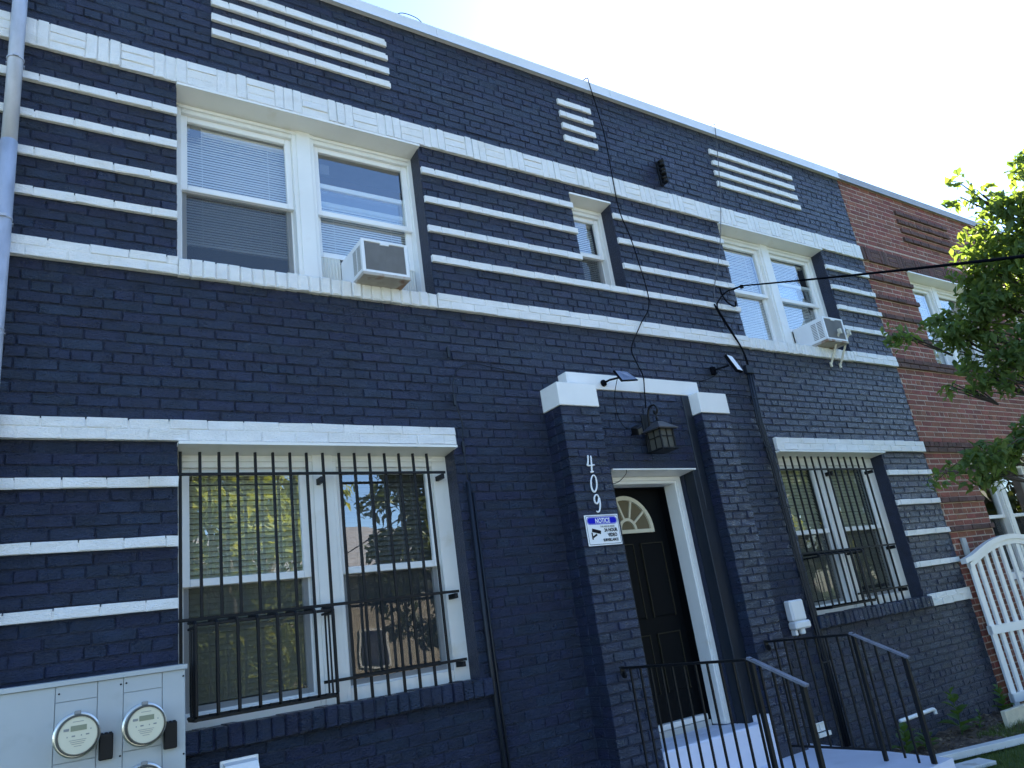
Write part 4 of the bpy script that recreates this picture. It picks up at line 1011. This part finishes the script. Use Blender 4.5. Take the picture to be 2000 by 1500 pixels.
# ------------------------------------------------------------------ foliage helpers
def leaf_cloud(V, F, cen, rad, n, size, droop=.35, shell=.0, rg=nr):
    u = rg.normal(size=(n, 3)); u /= np.linalg.norm(u, axis=1)[:, None]; r = rg.random(n)**(1/2.4)
    r = np.maximum(r, shell); P = np.array(cen)+u*r[:, None]*np.array(rad)
    for p in P:
        a = rg.uniform(0, 6.283); tilt = rg.normal(-droop, .45); L = size*rg.uniform(.6, 1.25); W = L*.27
        d = Vector((math.cos(a)*math.cos(tilt), math.sin(a)*math.cos(tilt), math.sin(tilt))); s = d.cross(Vector((0, 0, 1))).normalized(); nrm = s.cross(d)
        rl = rg.normal(0, .5); s2 = s*math.cos(rl)+nrm*math.sin(rl); up = d.cross(s2)*-1
        p = Vector(p); k = len(V)
        b0 = p-d*L*.5; t0 = p+d*L*.5-Vector((0, 0, L*.18)); m0 = p
        V += [tuple(b0), tuple(m0+s2*W+up*W*.35-d*L*.08), tuple(t0), tuple(m0-s2*W+up*W*.35-d*L*.08), tuple(m0)]
        F += [(k, k+4, k+1), (k+4, k+2, k+1), (k, k+3, k+4), (k+4, k+3, k+2)]
def tree(label, base, h, trunk_r, blobs, m, size, leaves, group=None, name='tree', bare=None, sub=4):
    t = thing(name, base, label, 'tree', group); b = Vector(base); top = b+Vector((0, 0, h*.62))
    sm = lambda k: b.lerp(top, k)+Vector((math.sin(k*5+b.x), math.cos(k*4), 0))*trunk_r*.8
    MB().tube([sm(0)-Vector((0, 0, .1))]+[sm(k/6) for k in range(1, 7)], [trunk_r*1.25]+[trunk_r*(1-.1*k) for k in range(6)], 10).build('trunk', 'bark', t, smooth=True)
    lim = MB(); V, F = [], []; vol = sum(bl[1][0]*bl[1][1]*bl[1][2] for bl in blobs)
    for cen, rad in blobs:
        cen = Vector(cen); s = sm(min(.98, max(.35, (cen.z-b.z)/h*.62/.62*.55)))
        mid = s.lerp(cen, .5)+Vector((0, 0, .12*(cen-s).length))
        path = smooth_path([s, mid, cen], 4); lim.tube(path, [max(.006, trunk_r*(.42 if trunk_r > .12 else .2)*(1-.9*i/(len(path)-1))) for i in range(len(path))], 6)
        n = max(30, int(leaves*rad[0]*rad[1]*rad[2]/vol))
        ns = sub
        for q in range(ns):
            off = nr.normal(size=3)*.42*np.array(rad); sc = nr.uniform(.45, .7)
            leaf_cloud(V, F, np.array(cen)+off, np.array(rad)*sc, n//ns, size)
            e = cen+Vector(off); lim.tube([cen.lerp(s, .12), cen.lerp(e, .6)+Vector((0, 0, .05)), e], [max(.005, trunk_r*.1), .005, .003], 5)
    lim.build('branches', 'bark', t, smooth=True)
    mb = MB(); mb.v, mb.f = V, F; mb.build('crown', m, t)
    return t
# the tree at the right edge: sprays placed as the photograph shows them
def pb(px, py, dist, rx, ry):
    k = dist/FPX*.93; return (tuple(at(px, py, dist)), (rx*k, rx*k*1.2, ry*k))
blobs = [pb(1905, 385, 8.3, 34, 34), pb(1960, 415, 8.2, 52, 40), pb(2010, 375, 8.0, 60, 55), pb(1905, 440, 8.6, 30, 30), pb(1975, 480, 8.4, 60, 48),
         pb(1935, 530, 8.5, 55, 50), pb(2010, 560, 8.3, 70, 70), pb(1960, 600, 8.4, 70, 45), pb(1895, 560, 8.7, 30, 34), pb(1900, 640, 8.5, 60, 26), pb(1835, 632, 8.6, 45, 22),
         pb(1775, 662, 8.7, 32, 30), pb(1870, 668, 8.5, 34, 34), pb(1930, 690, 8.3, 36, 55), pb(1985, 690, 8.2, 50, 40), pb(1925, 740, 8.4, 55, 26), pb(1868, 760, 8.6, 26, 20),
         pb(1990, 745, 8.1, 34, 24), pb(1890, 915, 8.3, 46, 26), pb(1940, 895, 8.2, 50, 34), pb(1995, 860, 8.0, 50, 34), pb(1960, 930, 8.2, 40, 22), pb(2060, 450, 8.0, 90, 90), pb(2080, 640, 8.0, 90, 90), pb(2090, 830, 7.9, 80, 70)]
for i in range(16):
    a = rnd.uniform(0, 6.28); r = rnd.uniform(.3, 1.5); blobs.append(((8.3+math.cos(a)*r, -3.6+math.sin(a)*r*.8, rnd.uniform(2.2, 3.9)), (.6, .6, .45)))
tree('leafy green tree with drooping leaves in front of the red brick house', (8.3, -3.6, 0), 5.0, .10, blobs, 'leaf', .098, 42000, sub=5)

# trees and a house across the street, which the windows mirror
def rtree(label, base, h, R, m, n, leaves, size, z0=.35):
    bl = []
    for i in range(n):
        a = rnd.uniform(0, 6.28); k = rnd.random(); z = base[2]+h*(z0+(1-z0)*k); r = R*math.sqrt(max(.08, 1-(2*k-.75)**2))*rnd.uniform(.2, .85)
        s = R*rnd.uniform(.3, .45); bl.append(((base[0]+math.cos(a)*r, base[1]+math.sin(a)*r, z), (s, s, s*.8)))
    return tree(label, base, h, .03*h, bl, m, size, leaves, 'street trees across the road', sub=3)
rtree('broad light green street tree standing across the road', (5.6, -18.0, 0), 10.0, 3.8, 'leaf2', 44, 17000, .36, .03)
rtree('tall dark green street tree across the road, right of the light one', (12.9, -18.2, 0), 12.0, 3.0, 'leaf3', 30, 9000, .36, .05)
rtree('yellow-green street tree further along the road', (33, -19.0, 0), 9.5, 4.6, 'leaf2', 24, 7000, .42, .08)
rtree('green street tree at the far end of the road', (42, -18.5, 0), 9.5, 4.6, 'leaf2', 18, 4500, .45, .08)
rtree('dark tree added out of frame on the near sidewalk to darken wall reflections', (17.5, -5.6, 0), 7.5, 2.6, 'leaf3', 26, 6000, .30, .03)  # added out of frame: blocks the bright horizon mirrored in the lower-right wall
rtree('second dark tree added out of frame further up the near sidewalk to darken wall reflections', (24.5, -5.8, 0), 8.5, 3.0, 'leaf3', 26, 6000, .34, .03)  # also added out of frame, shading road and lawn to dim the wall sheen
rtree('dark street tree behind the viewer on the left', (-6, -19.5, 0), 10.0, 3.4, 'leaf3', 14, 3000, .42, .15)
fh = thing('row_house', (11, -27, 0), 'tan house with grey shingle roof across the road', 'house')
B(4.0, 19.0, -31, -25, -.1, 4.6).build('wall', 'farwall', fh)
m = MB(); m.prismx([(-24.4, 4.5), (-31.6, 4.5), (-28, 7.0)], 3.6, 19.4); m.build('roof', 'shingle', fh)
for x in (5.6, 9.2, 12.8, 16.4):
    for z in (1.0, ):
        w_ = B(x-.6, x+.6, -24.99, -24.94, z, z+1.5).build('window', 'whitetrim', fh); B(x-.5, x+.5, -24.93, -24.92, z+.1, z+1.4).build('pane', 'solar', w_)
B(10.6, 11.5, -24.99, -24.92, 0, 2.1).build('door', 'door', fh)

# ------------------------------------------------------------------ weeds at the wall foot
def weed(label, x, y, h, n, leaf, tilt=0.0):
    z = soilz(x, y)-.01; t = thing('weed', (x, y, z), label, 'plant', 'weeds along the foot of the wall')
    st_ = smooth_path([(x, y, z), (x+.02+tilt*.4, y-.01, z+h*.5), (x+tilt, y-.02, z+h)], 4); MB().tube(st_, [.006*(1-.5*i/len(st_)) for i in range(len(st_))], 6).build('stem', 'weed', t)
    for i in range(n):
        f = .2+.8*i/max(1, n-1); a = i*2.4+rnd.uniform(-.4, .4); p = st_[min(len(st_)-1, int(f*(len(st_)-1)))]; L = leaf*(1.25-.7*f)*rnd.uniform(.8, 1.15); el = .2+.75*f
        d = Vector((math.cos(a)*math.cos(el), math.sin(a)*math.cos(el), math.sin(el))); s = d.cross(Vector((0, 0, 1))).normalized(); m = MB(); W = L*.4; dn = Vector((0, 0, -1))
        q0, q1, q2, q3 = p, p+d*L*.35, p+d*L*.7+dn*L*.06, p+d*L+dn*L*.2; up = s.cross(d)*W*.3
        m.v = [tuple(q) for q in (q0, q1+s*W+up, q1, q1-s*W+up, q2+s*W*.75+up*.7, q2, q2-s*W*.75+up*.7, q3)]
        m.f = [(0, 2, 1), (0, 3, 2), (1, 2, 5, 4), (2, 3, 6, 5), (4, 5, 7), (5, 6, 7)]; m.build('leaf', 'weed', t)
weed('tall leafy weed growing beside the elbow of the white pipe', 7.72, -.22, .38, 11, .19, -.03)
weed('weed with broad leaves under the left end of the white pipe', 6.72, -.24, .21, 9, .17, .03)
weed('low weed just right of the far handrail post', 7.0, -.26, .14, 10, .15, .02)
weed('short weed at the corner near the white gate', 8.72, -.16, .25, 12, .14, -.02)
weed('pale seedling beside the tall weed', 7.98, -.26, .15, 7, .08, .03)
weed('small dark weed in the shade beside the landing', 6.25, -.2, .14, 7, .09, 0)

# ------------------------------------------------------------------ white gate
gt = thing('garden_gate', (9.3, -.2, .05), 'white arched picket gate at the corner by the red brick house', 'gate')
GA = Vector((9.02, -.13, 0)); ang = math.radians(-16); gd = Vector((math.cos(ang), math.sin(ang), 0)); GL = 1.35
def gpt(u, z, off=0): p = GA+gd*u+Vector((-math.sin(ang), math.cos(ang), 0))*off; return (p.x, p.y, z)
def gslab(m, u0, u1, za, zb, zc_, zd, t=.02, off=0):
    i = len(m.v); m.v += [gpt(u0, za, -t+off), gpt(u1, zb, -t+off), gpt(u1, zd, -t+off), gpt(u0, zc_, -t+off), gpt(u0, za, t+off), gpt(u1, zb, t+off), gpt(u1, zd, t+off), gpt(u0, zc_, t+off)]
    m.f += [(i, i+1, i+2, i+3), (i+7, i+6, i+5, i+4), (i, i+4, i+5, i+1), (i+1, i+5, i+6, i+2), (i+2, i+6, i+7, i+3), (i+3, i+7, i+4, i)]
gtop = lambda u: 1.555+.20*math.sin(math.pi*min(1, max(0, u/GL)))
m = MB(); n = 18
for i in range(n): gslab(m, GL*i/n-.06*(i == 0), GL*(i+1)/n, gtop(GL*i/n), gtop(GL*(i+1)/n), gtop(GL*i/n)+.055, gtop(GL*(i+1)/n)+.055, .038)
m.build('top_rail', 'vinyl', gt)
m = MB()
for i in range(n): gslab(m, GL*i/n, GL*(i+1)/n, gtop(GL*i/n)-.055, gtop(GL*(i+1)/n)-.055, gtop(GL*i/n)-.001, gtop(GL*(i+1)/n)-.001, .024)
m.build('top_rail', 'vinyl', gt)
m = MB(); gslab(m, .0, GL, .79, .79, .88, .88, .032); m.build('mid_rail', 'vinyl', gt)
m = MB(); gslab(m, .0, GL, .10, .10, .19, .19, .03); m.build('bottom_rail', 'vinyl', gt)
for i in range(11):
    u = .0+i*.128; wd = .07 if i in (0, 10) else .05
    m = MB(); gslab(m, u, u+wd, .12 if i else .04, .12 if i else .04, gtop(u)-.02, gtop(u+wd)-.02, .014); m.build('picket', 'vinyl', gt)
tag(MB().tube([(9.26, .0-.03, 0), (9.26, -.03, 1.5)], .028, 12).build('fence_post', 'greenpost', smooth=True), 'dark green round post behind the white gate', 'post')
tag(CB(9.24, 9.33, -.04, -.008, 1.62, 1.84, b=.004).build('utility_plate', 'meterpanel'), 'grey metal plate on red brick above the gate', 'plate')
